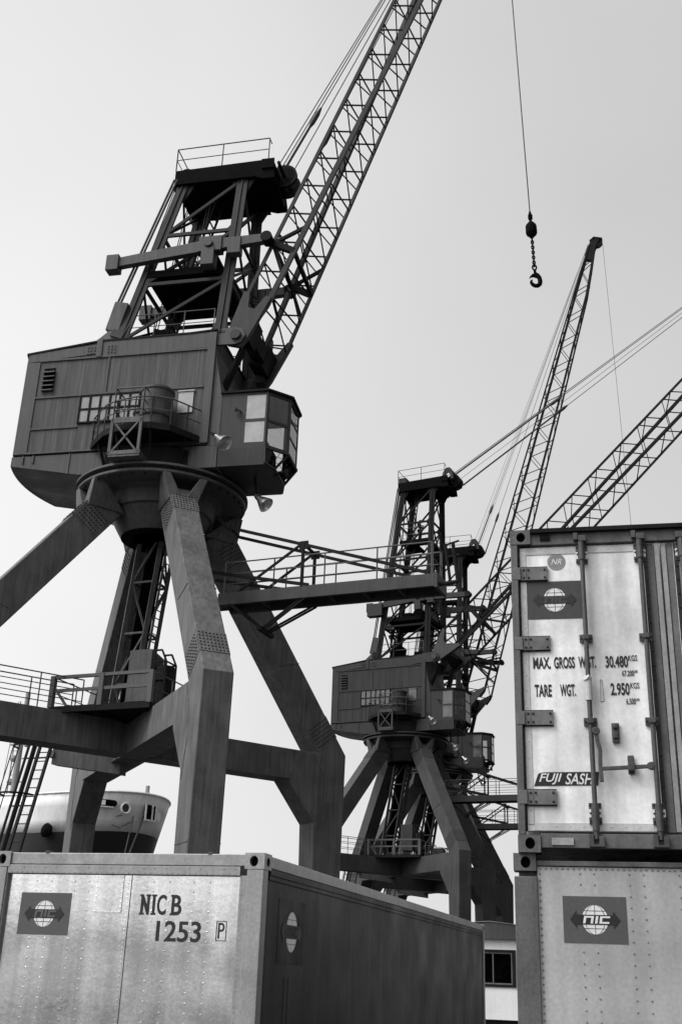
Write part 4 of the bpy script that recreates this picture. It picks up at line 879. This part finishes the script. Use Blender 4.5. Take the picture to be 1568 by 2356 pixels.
# -- upper container, door end
H3 = 2.547
cu = empty('shipping_container', (1.4043, 8.531, 2.452), R(-12.23)); tag(cu, 'white reefer container with locking bars and weight markings, top of the stack', 'container', 'stacked shipping containers')
frame_box(cu, W, H3, D2, M['post'], M['post'], zf=.135, zt=.13, pw=.055)
castings(cu, W, H3, D2, M['post'])
mb = MB(); mb.bb((.03, .16, .12), (W - .03, D2 - .07, H3 - .02)); mb.build('body', M['white'], cu)
mb = MB(); mb.bb((.16, -.03, H3 - .03), (W - .16, .05, H3 + .004)); mb.build('header_lip', M['dark'], cu)
doors = []
for side in (0, 1):
    def fx(x): return x if side == 0 else 2.37 - x
    def sb(mb, x0, y0, z0, x1, y1, z1):
        a, b = sorted((fx(x0), fx(x1))); mb.bb((a, y0, z0), (b, y1, z1))
    mb = MB(); sb(mb, .07, .04, .15, 1.085, .11, 2.41); dr = mb.build('door', M['white'], cu, bevel=.004)
    mb = MB(); sb(mb, .075, .034, .2, .118, .0395, 2.36); sb(mb, .12, .034, 2.345, 1.05, .0395, 2.405); sb(mb, .12, .034, .155, 1.05, .0395, .21)
    for i in range(16): mb.rivet((fx(.097), .034, .3 + i * .13), -Yv, .006, .004)
    for i in range(9): mb.rivet((fx(.18 + i * .1), .034, 2.375), -Yv, .006, .004); mb.rivet((fx(.18 + i * .1), .034, .183), -Yv, .006, .004)
    mb.build('edge_strip', M['whitegrey'], dr)
    mb = MB(); sb(mb, .0565, .03, .15, .069, .06, 2.41); sb(mb, 1.052, .025, .15, 1.083, .039, 2.41); mb.build('gasket', M['rubber'], dr)
    mb = MB()
    for i in range(19): mb.rivet((fx(1.067), .025, .25 + i * .115), -Yv, .011, .008)
    sb(mb, 1.05, .03, .15, 1.0519, .04, 2.41); mb.build('seam_bolt', M['ink'], dr)
    for z in (2.175, 1.59, .995, .394):                       # hinges
        mb = MB(); sb(mb, .03, .012, z - .055, .29, .033, z + .055); sb(mb, .012, -.004, z - .052, .075, .03, z + .052); sb(mb, .115, .007, z - .054, .12, .012, z + .054)
        hg = mb.build('hinge', M['hinge'], dr, bevel=.004); mb = MB()
        for x in (.1, .138, .268):
            for dz in (-.033, .033): mb.rivet((fx(x), .012, z + dz), -Yv, .011, .008)
        mb.build('hinge_bolt', M['ink'], hg)
        mb = MB(); sb(mb, .05, .02, z - .062, .292, .033, z - .056); sb(mb, .05, .02, z + .056, .292, .033, z + .062); mb.build('hinge_edge', M['dark'], hg)
    for x in (.568, 1.024):                                   # locking bars with keepers and guides
        mb = MB(); mb.tube((fx(x), -.012, .09), (fx(x), -.012, 2.46), .0185, 12); mb.tube((fx(x), -.012, .15), (fx(x), -.012, .34), .026, 12); mb.tube((fx(x), -.012, 2.27), (fx(x), -.012, 2.43), .026, 12)
        lb = mb.build('locking_bar', M['bar'], dr)
        mb = MB()
        for z in (1.622, .96): sb(mb, x - .05, .02, z - .033, x + .05, .034, z + .033); sb(mb, x - .024, -.042, z - .02, x + .024, .02, z + .02)
        sb(mb, x - .046, .02, .2, x + .046, .034, .355); sb(mb, x - .046, .02, 2.25, x + .046, .034, 2.41)
        sb(mb, x - .055, -.035, .045, x - .02, .011, .125); sb(mb, x + .018, -.035, .045, x + .055, .011, .11); sb(mb, x - .055, -.035, .035, x + .055, .011, .05)
        sb(mb, x - .06, -.035, 2.44, x - .025, .011, 2.5); sb(mb, x - .02, -.04, 2.425, x + .04, .011, 2.475)
        kp = mb.build('bar_bracket', M['bar'], lb, bevel=.003); mb = MB()
        for z in (1.622, .96): 
            for s in (-.037, .037): mb.rivet((fx(x + s), .02, z), -Yv, .009, .008)
        for s in (-.035, .035):
            for z in (.22, .28, .34, 2.27, 2.33, 2.39): mb.rivet((fx(x + s), .02, z), -Yv, .009, .008)
        mb.build('bracket_bolt', M['ink'], lb)
        mb = MB(); sb(mb, x - .047, .018, .25, x - .03, .0199, .31); sb(mb, x + .03, .018, .25, x + .047, .0199, .31); sb(mb, x - .047, .018, 2.29, x - .03, .0199, 2.35); sb(mb, x + .03, .018, 2.29, x + .047, .0199, 2.35); mb.build('worn_patch', M['whiteink'], lb)
    mb = MB()                                                 # handles and their catches
    P0 = [(.60, .89), (.612, .80), (.628, .74), (.622, .62), (.628, .5)]
    for (a, b), (c2, d) in zip(P0[:-1], P0[1:]): mb.beam((fx(a), -.03, b), (fx(c2), -.03, d), .02, .03, (1, 0, 0))
    mb.lathe([(.03, 0), (.03, .03)], (fx(.605), -.02, .88), (0, -1, 0), 14); hd = mb.build('handle', M['bar'], dr, bevel=.005)
    mb = MB(); mb.beam((fx(.64), -.02, .6), (fx(.98), -.02, .617), .02, .03, (0, 0, 1)); mb.lathe([(.028, 0), (.028, .025)], (fx(.985), -.01, .62), (0, -1, 0), 14); sb(mb, .98, -.03, .59, 1.03, .0, .65); mb.build('handle', M['bar'], dr, bevel=.005)
    mb = MB(); sb(mb, .722, .01, .80, .778, .034, .95); sb(mb, .73, -.01, .83, .77, .01, .88); sb(mb, .735, -.02, .905, .765, .01, .94); mb.build('catch_plate', M['bar'], dr, bevel=.006)
    mb = MB(); sb(mb, .825, .012, .565, .872, .034, .705); sb(mb, .822, -.045, .585, .875, .012, .64); mb.build('catch_plate', M['bar'], dr, bevel=.006)
    doors.append(dr)
mb = MB(); mb.bb((1.086, .05, .15), (1.135, .1, 2.41)); mb.bb((1.235, .05, .15), (1.284, .1, 2.41)); mb.build('door_seal', M['hinge'], cu)
mb = MB(); mb.bb((1.14, .03, .15), (1.178, .1, 2.41)); mb.bb((1.192, .04, .15), (1.23, .1, 2.41)); mb.build('door_flange', M['postlight'], cu, bevel=.004)
mb = MB(); mb.bb((.243, .0, .048), (.402, .011, .1)); mb.build('maker_plate', M['postlight'], cu)
mb = MB(); mb.bb((.24, .0, 2.455), (.32, .011, 2.505)); mb.bb((.25, -.006, 2.47), (.31, -.001, 2.49)); mb.build('header_socket', M['dark'], cu)
d0 = doors[0]; Y0 = .04
logo(d0, (.121, Y0, 1.795), Xv, .436, .317, False, 'logo', 'logo')
# round inspection emblem
mb = MB(); n = 40; mb.add([(.365 + .073 * math.cos(2 * math.pi * i / n), Y0 - .002, 2.278 + .073 * math.sin(2 * math.pi * i / n)) for i in range(n)], [tuple(range(n))]); em = mb.build('round_emblem', M['emblem'], d0)
mb = MB()
for i in range(26):
    a = 2 * math.pi * i / 26; mb.add([(.365 + .063 * math.cos(a) + .0035 * math.cos(b), Y0 - .003, 2.278 + .063 * math.sin(a) + .0035 * math.sin(b)) for b in (0, 1.57, 3.14, 4.71)], [(0, 1, 2, 3)])
mb.build('dotted_rim', M['whitegrey'], em); text('lettering', 'NR', M['whiteink'], em, (.322, Y0, 2.256), Xv, Zv, .085, .048, .004, .35)
for s, x, z, ww, hh, bd in (('MAX.', .15, 1.387, .136, .095, .03), ('GROSS', .312, 1.387, .16, .095, .03), ('WGT.', .5, 1.387, .135, .095, .03), ('30.480', .706, 1.387, .17, .095, .03), ('KGS', .879, 1.437, .069, .047, .016), ('67.200', .826, 1.317, .09, .047, .02), ('LBS', .917, 1.344, .027, .02, .03),
                           ('TARE', .155, 1.165, .131, .097, .03), ('WGT.', .35, 1.165, .12, .097, .03), ('2.950', .733, 1.167, .142, .099, .03), ('KGS', .881, 1.219, .068, .047, .016), ('6.500', .844, 1.096, .072, .048, .02), ('LBS', .917, 1.124, .027, .02, .03)):
    text('lettering', s, M['ink'], d0, (x, Y0, z), Xv, Zv, ww, hh, bd)
mb = MB(); A = [(.127, .481), (.60, .487), (.612, .587), (.2, .583), (.165, .575), (.155, .56)]; mb.prism([Vector((x, Y0 - .001, z)) for x, z in A], [Vector((x, Y0 - .004, z)) for x, z in A]); pl = mb.build('name_plate', M['ink'], d0)
text('lettering', 'FUJI', M['whiteink'], pl, (.165, Y0, .492), Xv, Zv, .172, .082, .012, .3, off=.006); text('lettering', 'SASH', M['whiteink'], pl, (.36, Y0, .492), Xv, Zv, .212, .082, .012, .3, off=.006)
mb = MB(); mb.tube((.566, -.0125, 1.12), (.566, -.0125, 1.3), .028, 12); mb.tube((.566, -.0125, 1.285), (.55, -.03, 1.3), .03, 8); mb.build('bar_wrapping', M['whitegrey'], d0)
mb = MB(); A = [(.655, 1.12), (.68, 1.125), (.672, 1.29), (.66, 1.295)]
for a, b in zip(A, A[1:] + A[:1]): mb.beam((a[0], Y0 - .002, a[1]), (b[0], Y0 - .002, b[1]), .003)
mb.build('scratch_mark', M['inkgrey'], d0)
# ------------------------------------------------------------------ ship moored behind the first crane
sh = empty('ship', quay(-9.1, 17.2), PY); tag(sh, 'white and black ship moored beyond the nearest crane, stern towards the right', 'ship')
BW = 4.2
def outline(k, n=30, Ls=60.0):                        # k: how far the end is drawn in; returns near-side to far-side points
    pts = [(-Ls, -BW + .06 * k)]
    for i in range(n + 1):
        a = -math.pi / 2 + math.pi * i / n; pts.append((-4.6 - k + 4.6 * abs(math.cos(a)) ** .9, (BW - .06 * k) * math.sin(a)))
    pts.append((-Ls, BW - .06 * k)); return pts
def sheer(x): t = max(0, min(1, (x + 6) / 6)); return .45 * t * t
def kz(z): return max(0.0, 9.0 - z) * .3
def loft(mb, zs, sfs):
    L3 = [[Vector((x, y, z + sheer(x) * sf)) for x, y in outline(kz(z))] for z, sf in zip(zs, sfs)]
    n = len(L3[0]); P = [v for r in L3 for v in r]; F = []
    for r in range(len(L3) - 1):
        for i in range(n - 1): F.append((r * n + i, r * n + i + 1, (r + 1) * n + i + 1, (r + 1) * n + i))
    mb.add(P, F)
mb = MB(); loft(mb, (9.0, 8.4, 7.8, 7.22), (1, 1, 1, 1.1)); hull = mb.build('hull', M['shipwhite'], sh, smooth=True)
m = hull.modifiers.new('plate', 'SOLIDIFY'); m.thickness = .08; m.offset = -1
mb = MB(); loft(mb, (7.22, 5.5, 3.0, -2.8), (1.1, .8, .2, 0)); lower = mb.build('lower_hull', M['shipblack'], sh, smooth=True)
mb = MB(); mb.prism([Vector((x * .985 - .1, y * .98, 8.0)) for x, y in outline(.9)], [Vector((x * .985 - .1, y * .98, 7.9)) for x, y in outline(.9)]); mb.build('deck', M['concrete'], sh)
mb = MB(); pts = [Vector((x, y, 9.02 + sheer(x))) for x, y in outline(0)]; mb.path(pts, .05, 6); mb.build('bulwark_rail', M['shipwhite'], hull)
def on_hull(x_t, z, d=0.0):                            # point and outward normal on the near side of the hull skin at length x_t
    o4 = outline(kz(z), 200)[1:102]; i = min(range(1, 100), key=lambda q: abs(o4[q][0] - x_t)); p = o4[i]
    tv = Vector((o4[i + 1][0] - o4[i - 1][0], o4[i + 1][1] - o4[i - 1][1], 0)).normalized(); nv = Vector((tv.y, -tv.x, 0))
    return Vector((p[0], p[1], z)) + nv * d, nv, tv
mb = MB(); pts = [on_hull(-2.25 + i * .13, 8.78, .012)[0] for i in range(11)]
for a, b in zip(pts[:-1], pts[1:]): mb.beam(a, b, .05, .3)
for e in (pts[0], pts[-1]): mb.tube(e, e + on_hull(-1.5, 8.78)[1] * .02, .15, 16)
op = mb.build('mooring_opening', M['black'], hull); mb = MB()
for i0, i1 in ((1, 3), (5, 8)): mb.beam(pts[i0] + Vector((0, -.035, 0)), pts[i1] + Vector((0, -.035, 0)), .05, .22)
mb.build('painted_opening_light', M['shipwhite'], op); mb = MB()  # white strips painted as the bright sky showing through the opening
for a, b in zip(pts[:-1], pts[1:]): mb.beam(a + Vector((0, -.02, -.19)), b + Vector((0, -.02, -.19)), .09, .05)
mb.build('opening_rim', M['shipwhite'], op)
pA, nA, tA = on_hull(-.62, 8.62)
mb = MB(); mb.lathe([(.19, 0), (.29, .0), (.29, .05), (.24, .1), (.19, .07), (.19, 0)], pA, nA, 26); fl = mb.build('fairlead', M['shipwhite'], hull, smooth=True)
mb = MB(); mb.lathe([(0, .02), (.2, .02)], pA, nA, 20); mb.build('fairlead_hole', M['inkgrey'], fl)
pB, nB, tB = on_hull(-.15, 8.6); M3 = Matrix(((tB.x, nB.x, 0), (tB.y, nB.y, 0), (0, 0, 1)))
mb = MB(); mb.box(pB + nB * .02, (.75, .06, .72), M3); op = mb.build('stern_opening', M['black'], hull)
mb = MB()
for s in (-.4, .12, .4): mb.beam(pB + tB * s + nB * .07 + Vector((0, 0, -.4)), pB + tB * s + nB * .07 + Vector((0, 0, .4)), .07, .07)
mb.beam(pB + tB * -.45 + nB * .07 + Vector((0, 0, -.38)), pB + tB * .45 + nB * .07 + Vector((0, 0, -.38)), .09, .07); mb.build('opening_frame', M['shipwhite'], op)
pC, nC, tC = on_hull(-.012, 8.5); mb = MB(); mb.lathe([(.14, 0), (.23, .0), (.23, .07), (.14, .07)], pC + tC * .3, nC + Vector((.4, .1, 0)), 20); mb.build('fairlead', M['shipwhite'], hull, smooth=True)
mb = MB(); mb.tube((-.9, .3, 8.8), (-.9, .3, 10.05), .14, 12, .1); mb.build('vent_post', M['emblem'], sh)
mb = MB()
for (x, z, l, r2) in ((-.85, 8.25, .35, .3), (-.6, 8.0, .4, .35), (-.95, 7.75, .45, -.3), (-.75, 7.85, .3, .5), (-1.6, 8.3, .12, 2)):
    p, nv, tv = on_hull(x, z, .004); mb.beam(p - tv * l / 2 - Vector((0, 0, r2 * l / 2)), p + tv * l / 2 + Vector((0, 0, r2 * l / 2)), .012, .05)
mb.build('rust_streak', M['hinge'], hull)
mb = MB(); mb.lathe([(0, 0), (.2, .1), (.22, .35), (.1, .6), (0, .65)], (-1.5, -.5, 6.4), (1, 0, .05), 14); mb.build('stern_fin', M['shipblack'], sh, smooth=True)
mb = MB(); mb.lathe([(0, 0), (.3, .02), (.34, .15), (.15, .3), (0, .32)], (-3.4, -4.1, 7.35), (-.2, -1, .1), 16); mb.build('hull_fender', M['black'], sh)
mb = MB()                                             # signal mast on deck
mx3, my3 = -11.05, 2.8
mb.tube((mx3, my3, 8), (mx3 + .1, my3, 16), .2, 12, .14); mb.beam((mx3 - .6, my3, 13), (mx3 + .3, my3, 13), .1)
for z in (10.9, 12.2, 13.0): mb.lathe([(.16, -.15), (.22, 0), (.16, .18)], (mx3 + (.55 if z > 12.5 else -.25), my3, z), (0, 0, 1), 12); mb.beam((mx3 - .45, my3, z), (mx3 + .6, my3, z), .06)
for k in range(14): mb.beam((mx3 - .42, my3, 8.6 + k * .45), (mx3 - .1, my3, 8.6 + k * .45), .035)
mb.beam((mx3 - .42, my3, 8), (mx3 - .35, my3, 15.5), .05); mb.build('signal_mast', M['emblem'], sh)
mb = MB(); mb.tube((mx3 - 1.0, my3, 8), (mx3 - .5, my3, 15.5), .018, 5); mb.build('mast_stay', M['rope'], sh)
ms = Matrix.Translation(quay(-9.1, 17.2)) @ Matrix.Rotation(PY, 4, 'Z')
for (a, b, lb2) in ((Vector((-.25, -.9, 8.35)), Vector((1.6, -8.6, .6)), 'mooring rope running from the ship stern down to the quay, steeper one'), (Vector((-.45, -1.5, 8.3)), Vector((2.6, -8.6, .6)), 'mooring rope running from the ship stern down to the quay, shallower one')):
    mb = MB(); p, q = ms @ a, ms @ b; pts = [p.lerp(q, i / 12) + Vector((0, 0, -.5 * math.sin(math.pi * i / 12))) for i in range(13)]; mb.path(pts, .045 if 'steeper' in lb2 else .03, 6)
    tag(mb.build('mooring_rope', M['rope']), lb2, 'rope', 'ship mooring ropes')
# ------------------------------------------------------------------ site hut between the containers
hu = empty('site_hut', (4.2, 29.5, 0), R(-14)); tag(hu, 'small white hut with a dark roof edge and sliding window, between the containers', 'hut')
mb = MB(); mb.panel((-3.5, 0, .68), Xv, Zv, 5.6, 1.89, [(2.2, 1.46 - .68, 3.99, 2.23 - .68)], .06); mb.bb((-3.5, .001, .68), (-3.44, 3, 2.57)); mb.bb((2.04, .001, .68), (2.1, 3, 2.57)); mb.bb((-3.44, 2.94, .68), (2.04, 3, 2.57)); mb.build('wall', M['shedwhite'], hu)
mb = MB(); mb.bb((-3.46, .03, .02), (2.06, 2.95, .678)); mb.build('base', M['dark'], hu)
mb = MB(); A = [(-3.75, 2.5), (2.35, 2.5), (2.35, 2.80), (.6, 2.83), (.2, 2.87), (-.1, 2.9), (-.4, 2.88), (-.9, 2.82), (-3.75, 2.82)]; mb.prism([Vector((x, -.2, z)) for x, z in A], [Vector((x, 3.2, z)) for x, z in A]); rf = mb.build('roof', M['jib'], hu)
mb = MB(); mb.path([Vector((x, -.21, z + .008)) for x, z in A[2:]], .012, 6); mb.build('gutter', M['hinge'], rf)
mb = MB()
for a, b in (((-1.32, 1.47), (-1.24, 2.2)), ((.42, 1.47), (.51, 2.2))): mb.bb((a[0], -.09, a[1]), (b[0], .0, b[1]))
for z in (1.41, 2.2): mb.bb((-1.32, -.092, z), (.51, .0, z + .06))
wn = mb.build('window', M['dark'], hu)
mb = MB(); mb.bb((-1.24, -.05, 1.47), (.42, -.045, 2.2)); mb.build('pane', glass('hut_pane', .02, .55), wn)
mb = MB()
for x in (-.06, .395): mb.bb((x, -.075, 1.47), (x + .025, -.055, 2.2))
for z in (1.47, 2.17): mb.bb((-1.24, -.072, z), (.42, -.054, z + .03))
mb.build('sash', M['hinge'], wn)
mb = MB(); mb.bb((-3.3, .5, .69), (1.9, 2.8, .74)); mb.bb((-.2, 1.2, .74), (.4, 1.6, 1.6)); mb.lathe([(0, -.16), (.13, -.1), (.16, .05), (.1, .17), (0, .2)], (.15, 1.4, 1.75), (0, 0, 1), 14); mb.build('interior', M['black'], hu)
# ------------------------------------------------------------------ hooks on their hoist ropes
def make_hook(name, rope_pts, hp, rr, label, axis=None):
    root = empty(name, hp, R(-12)); tag(root, label, 'crane hook', 'crane hooks on hoist ropes')
    dn = (Vector(hp) - Vector(rope_pts[0])).normalized()
    zq = Vector((0, 0, 1)); q = zq.rotation_difference(-dn).to_matrix().to_4x4(); q = Matrix.Rotation(R(12), 4, 'Z') @ q @ Matrix.Scale(.56, 4)
    inv = root.matrix_basis.inverted() if False else (Matrix.Rotation(R(12), 4, 'Z') @ Matrix.Translation(-Vector(hp)))
    mb = MB(); mb.path([inv @ Vector(p) for p in rope_pts], rr, 6); mb.build('hoist_rope', M['rope'], root)
    mb = MB(); mb.lathe([(.02, .02), (.1, -.25), (.12, -.4), (.16, -.42), (.15, -.72), (.06, -.85), (.12, -.92), (.19, -1.1)], (0, 0, 0), n=18); mb.build('rope_socket', M['black'], root, smooth=True, matx=q)
    mb = MB(); mb.lathe([(.06, -.86), (.2, -1.05), (.33, -1.22), (.37, -1.32), (.38, -1.85), (.34, -1.98), (.2, -2.12), (.12, -2.26), (.05, -2.3)], n=24); mb.build('hook_weight', M['black'], root, smooth=True, matx=q)
    mb = MB(); z = -2.28
    for k in range(11):
        e = Vector((1, 0, 0)) if k % 2 else Vector((0, 1, 0)); pts = [Vector((0, 0, z - .14)) + e * (.085 * math.cos(a)) + Vector((0, 0, .15 * math.sin(a))) for a in [2 * math.pi * i / 12 for i in range(12)]]
        mb.path(pts, .042, 6, True); z -= .205
    mb.build('chain', M['black'], root, matx=q)
    mb = MB(); zc = z - .12; pts = [Vector((.13 * math.cos(a), 0, zc + .2 * math.sin(a))) for a in [2 * math.pi * i / 16 for i in range(16)]]; mb.path(pts, .055, 8, True); mb.tube((0, 0, zc - .18), (.02, 0, zc - .5), .09, 10)
    C0 = Vector((.0, 0, zc - .98)); arc = [(.02, .52, .1), (.16, .36, .14), (.27, .15, .15), (.31, -.1, .15), (.27, -.32, .15), (.13, -.46, .14), (-.05, -.47, .13), (-.2, -.38, .12), (-.29, -.22, .1), (-.27, -.08, .07), (-.19, -.0, .03)]
    for a, b in zip(arc[:-1], arc[1:]): mb.tube(C0 + Vector((a[0], 0, a[1])), C0 + Vector((b[0], 0, b[1])), a[2], 12, b[2])
    for a in arc[1:-1]: mb.lathe([(0, -a[2])] + [(a[2] * math.sin(t), -a[2] * math.cos(t)) for t in (.4, .8, 1.2, 1.57, 1.94, 2.34, 2.74)] + [(0, a[2])], C0 + Vector((a[0], 0, a[1])), (0, 1, 0), 10)
    A = [(.02, .52), (-.2, .42), (-.37, .2), (-.39, .08), (-.27, .2), (-.1, .23), (.1, .15), (.2, .2)]
    mb.prism([C0 + Vector((x, -.06, z2)) for x, z2 in A], [C0 + Vector((x, .06, z2)) for x, z2 in A]); mb.build('hook', M['black'], root, matx=q, smooth=False)
    return root
def crane_world(i, v):
    c = CR[i]; return Vector(c['loc']) + Matrix.Rotation(c['yaw'], 3, 'Z') @ Vector(v)
tip1 = crane_world(0, cranes[0][1] + cranes[0][2] * .35 + cranes[0][3] * -.9)
HK = Vector((6.72, 34.3, 28.5))
make_hook('crane_hook', [tip1, HK], HK, .026, 'black hook and chain under a weight, hanging against the open sky')
tip3 = crane_world(2, cranes[2][1] + cranes[2][2] * .35 + cranes[2][3] * -.9)
H3p = tip3 + Vector((1.2, -.3, -48)); make_hook('crane_hook', [tip3, H3p], H3p, .02, 'thin hoist rope hanging from the steep rear jib, its hook hidden behind the stack')
# ------------------------------------------------------------------ two workmen on the middle crane
def skin_mesh(name, verts, edges, rad, m, parent, sub=1):
    me = bpy.data.meshes.new(name); me.from_pydata(verts, edges, []); o = bpy.data.objects.new(name, me); COL.objects.link(o); o.parent = parent
    sk = o.modifiers.new('skin', 'SKIN'); sk.use_smooth_shade = True
    if not me.skin_vertices: me.skin_vertices.new(name='skin') if hasattr(me.skin_vertices, 'new') else None
    ly = me.skin_vertices[0].data if me.skin_vertices else None
    if ly:
        for i, r2 in enumerate(rad): ly[i].radius = (r2, r2) if not isinstance(r2, tuple) else r2
        ly[0].use_root = True
    s = o.modifiers.new('sub', 'SUBSURF'); s.levels = sub; s.render_levels = sub
    dg = bpy.context.evaluated_depsgraph_get(); dg.update(); me2 = bpy.data.meshes.new_from_object(o.evaluated_get(dg)); o.modifiers.clear(); o.data = me2; me2.name = name; me2.materials.clear(); me2.materials.append(m)
    return o
def person(loc, rz, J, label):
    root = empty('person', loc, rz); tag(root, label, 'person', 'workmen on the middle crane')
    names = list(J); V = [J[k][0] for k in names]; Rr = [J[k][1] for k in names]; ix = {k: i for i, k in enumerate(names)}
    Ed = [('pelvis', 'waist'), ('waist', 'chest'), ('chest', 'neck'), ('neck', 'jaw'), ('jaw', 'head'), ('head', 'crown'), ('jaw', 'chin')]
    for s in 'lr': Ed += [('chest', 'sh' + s), ('sh' + s, 'el' + s), ('el' + s, 'wr' + s), ('wr' + s, 'pa' + s), ('pelvis', 'hip' + s), ('hip' + s, 'kn' + s), ('kn' + s, 'an' + s), ('an' + s, 'to' + s)]
    V2 = list(V); R2 = list(Rr); E2 = [(ix[a], ix[b]) for a, b in Ed]
    for s in 'lr':                                      # five fingers on each hand
        w0_, p0 = Vector(J['wr' + s][0]), Vector(J['pa' + s][0]); d = (p0 - w0_).normalized(); sd = d.cross(Vector((0, 0, 1)));
        if sd.length < .2: sd = Vector((0, 1, 0))
        sd.normalize(); cu = d.cross(sd)
        for k, ln in ((-1.5, .06), (-.5, .075), (.5, .08), (1.5, .07)):
            b = len(V2); V2 += [p0 + d * .03 + sd * (k * .019), p0 + d * (.03 + ln * .6) + sd * (k * .02) + cu * .015, p0 + d * (.03 + ln) + sd * (k * .02) + cu * .04]; R2 += [.009, .009, .008]; E2 += [(ix['pa' + s], b), (b, b + 1), (b + 1, b + 2)]
        b = len(V2); V2 += [p0 + sd * -.045 - d * .01, p0 + sd * -.06 + d * .03 + cu * .02]; R2 += [.011, .009]; E2 += [(ix['pa' + s], b), (b, b + 1)]
    skin_mesh('body', [tuple(v) for v in V2], E2, R2, M['skin'], root)
    def clothes(name, keys, edges, grow):
        k = {n: i for i, n in enumerate(keys)}; g = lambda r2: tuple(x + grow for x in r2) if isinstance(r2, tuple) else r2 + grow
        skin_mesh(name, [tuple(J[n][0]) for n in keys], [(k[a], k[b]) for a, b in edges], [g(J[n][1]) for n in keys], M['cloth'], root)
    clothes('jacket', ['pelvis', 'waist', 'chest', 'shl', 'ell', 'wrl', 'shr', 'elr', 'wrr'], [('pelvis', 'waist'), ('waist', 'chest'), ('chest', 'shl'), ('shl', 'ell'), ('ell', 'wrl'), ('chest', 'shr'), ('shr', 'elr'), ('elr', 'wrr')], .022)
    clothes('trousers', ['pelvis', 'hipl', 'knl', 'anl', 'tol', 'hipr', 'knr', 'anr', 'tor'], [('pelvis', 'hipl'), ('hipl', 'knl'), ('knl', 'anl'), ('anl', 'tol'), ('pelvis', 'hipr'), ('hipr', 'knr'), ('knr', 'anr'), ('anr', 'tor')], .02)
    h = Vector(J['head'][0]); mb = MB(); mb.lathe([(.105, 0.02), (.112, .06), (.095, .11), (.05, .14), (0, .15)], h, n=16); mb.prism([h + Vector((.05, -.08, .03)), h + Vector((.17, -.05, .015)), h + Vector((.17, .05, .015)), h + Vector((.05, .08, .03))], [h + Vector((.05, -.08, .045)), h + Vector((.17, -.05, .03)), h + Vector((.17, .05, .03)), h + Vector((.05, .08, .045))]); mb.build('cap', M['cloth'], root, smooth=True)
    mb = MB(); mb.lathe([(.022, 0), (.012, .03), (0, .035)], h + Vector((.09, 0, -.03)), (1, 0, -.2), 8)
    for y in (-.035, .035): mb.lathe([(.012, 0), (0, .008)], h + Vector((.09, y, .0)), (1, 0, 0), 8)
    for y in (-.1, .1): mb.lathe([(.03, -.008), (.03, .008)], h + Vector((0, y, -.02)), (0, 1, 0), 8)
    mb.beam(h + Vector((.09, -.025, -.07)), h + Vector((.09, .025, -.07)), .01); mb.build('face', M['skin'], root)
    return root
J1 = dict(pelvis=((0, 0, .92), (.15, .11)), waist=((-.02, 0, 1.1), (.14, .1)), chest=((-.03, 0, 1.36), (.17, .12)), neck=((0, 0, 1.5), .06), jaw=((.03, 0, 1.57), .07), head=((.03, 0, 1.65), .095), crown=((.02, 0, 1.73), .07), chin=((.09, 0, 1.56), .035),
          shl=((-.03, .2, 1.42), .065), ell=((.02, .3, 1.16), .05), wrl=((.22, .14, 1.22), .035), pal=((.28, .06, 1.26), .032), shr=((-.03, -.2, 1.42), .065), elr=((.02, -.3, 1.16), .05), wrr=((.22, -.14, 1.24), .035), par=((.28, -.06, 1.27), .032),
          hipl=((0, .1, .86), .1), knl=((.03, .11, .47), .065), anl=((-.02, .11, .08), .045), tol=((.14, .12, .045), .035), hipr=((0, -.1, .86), .1), knr=((.02, -.11, .47), .065), anr=((-.04, -.11, .08), .045), tor=((.12, -.12, .045), .035))
person(crane_world(1, (1.32, -.8, 32.455)), CR[1]['yaw'] - .1, J1, 'workman in dark clothes standing on the high tower platform of the middle crane')
J2 = dict(pelvis=((0, 0, 1.0), (.15, .12)), waist=((.05, 0, 1.17), (.14, .11)), chest=((.12, 0, 1.42), (.17, .12)), neck=((.16, 0, 1.56), .06), jaw=((.19, 0, 1.62), .07), head=((.2, 0, 1.7), .095), crown=((.19, 0, 1.79), .07), chin=((.26, 0, 1.61), .035),
          shl=((.12, .2, 1.47), .065), ell=((.26, .28, 1.28), .05), wrl=((.42, .22, 1.45), .035), pal=((.48, .2, 1.52), .032), shr=((.12, -.2, 1.47), .065), elr=((.3, -.27, 1.4), .05), wrr=((.46, -.22, 1.68), .035), par=((.52, -.2, 1.75), .032),
          hipl=((0, .1, .94), .1), knl=((.3, .12, .72), .065), anl=((.18, .12, .36), .045), tol=((.32, .12, .33), .035), hipr=((0, -.1, .94), .1), knr=((.05, -.11, .53), .065), anr=((-.02, -.11, .12), .045), tor=((.14, -.12, .08), .035))
person(crane_world(1, (-1.2, -.1, 24.35)), CR[1]['yaw'], J2, 'workman in dark clothes climbing the ladder low inside the middle crane tower')
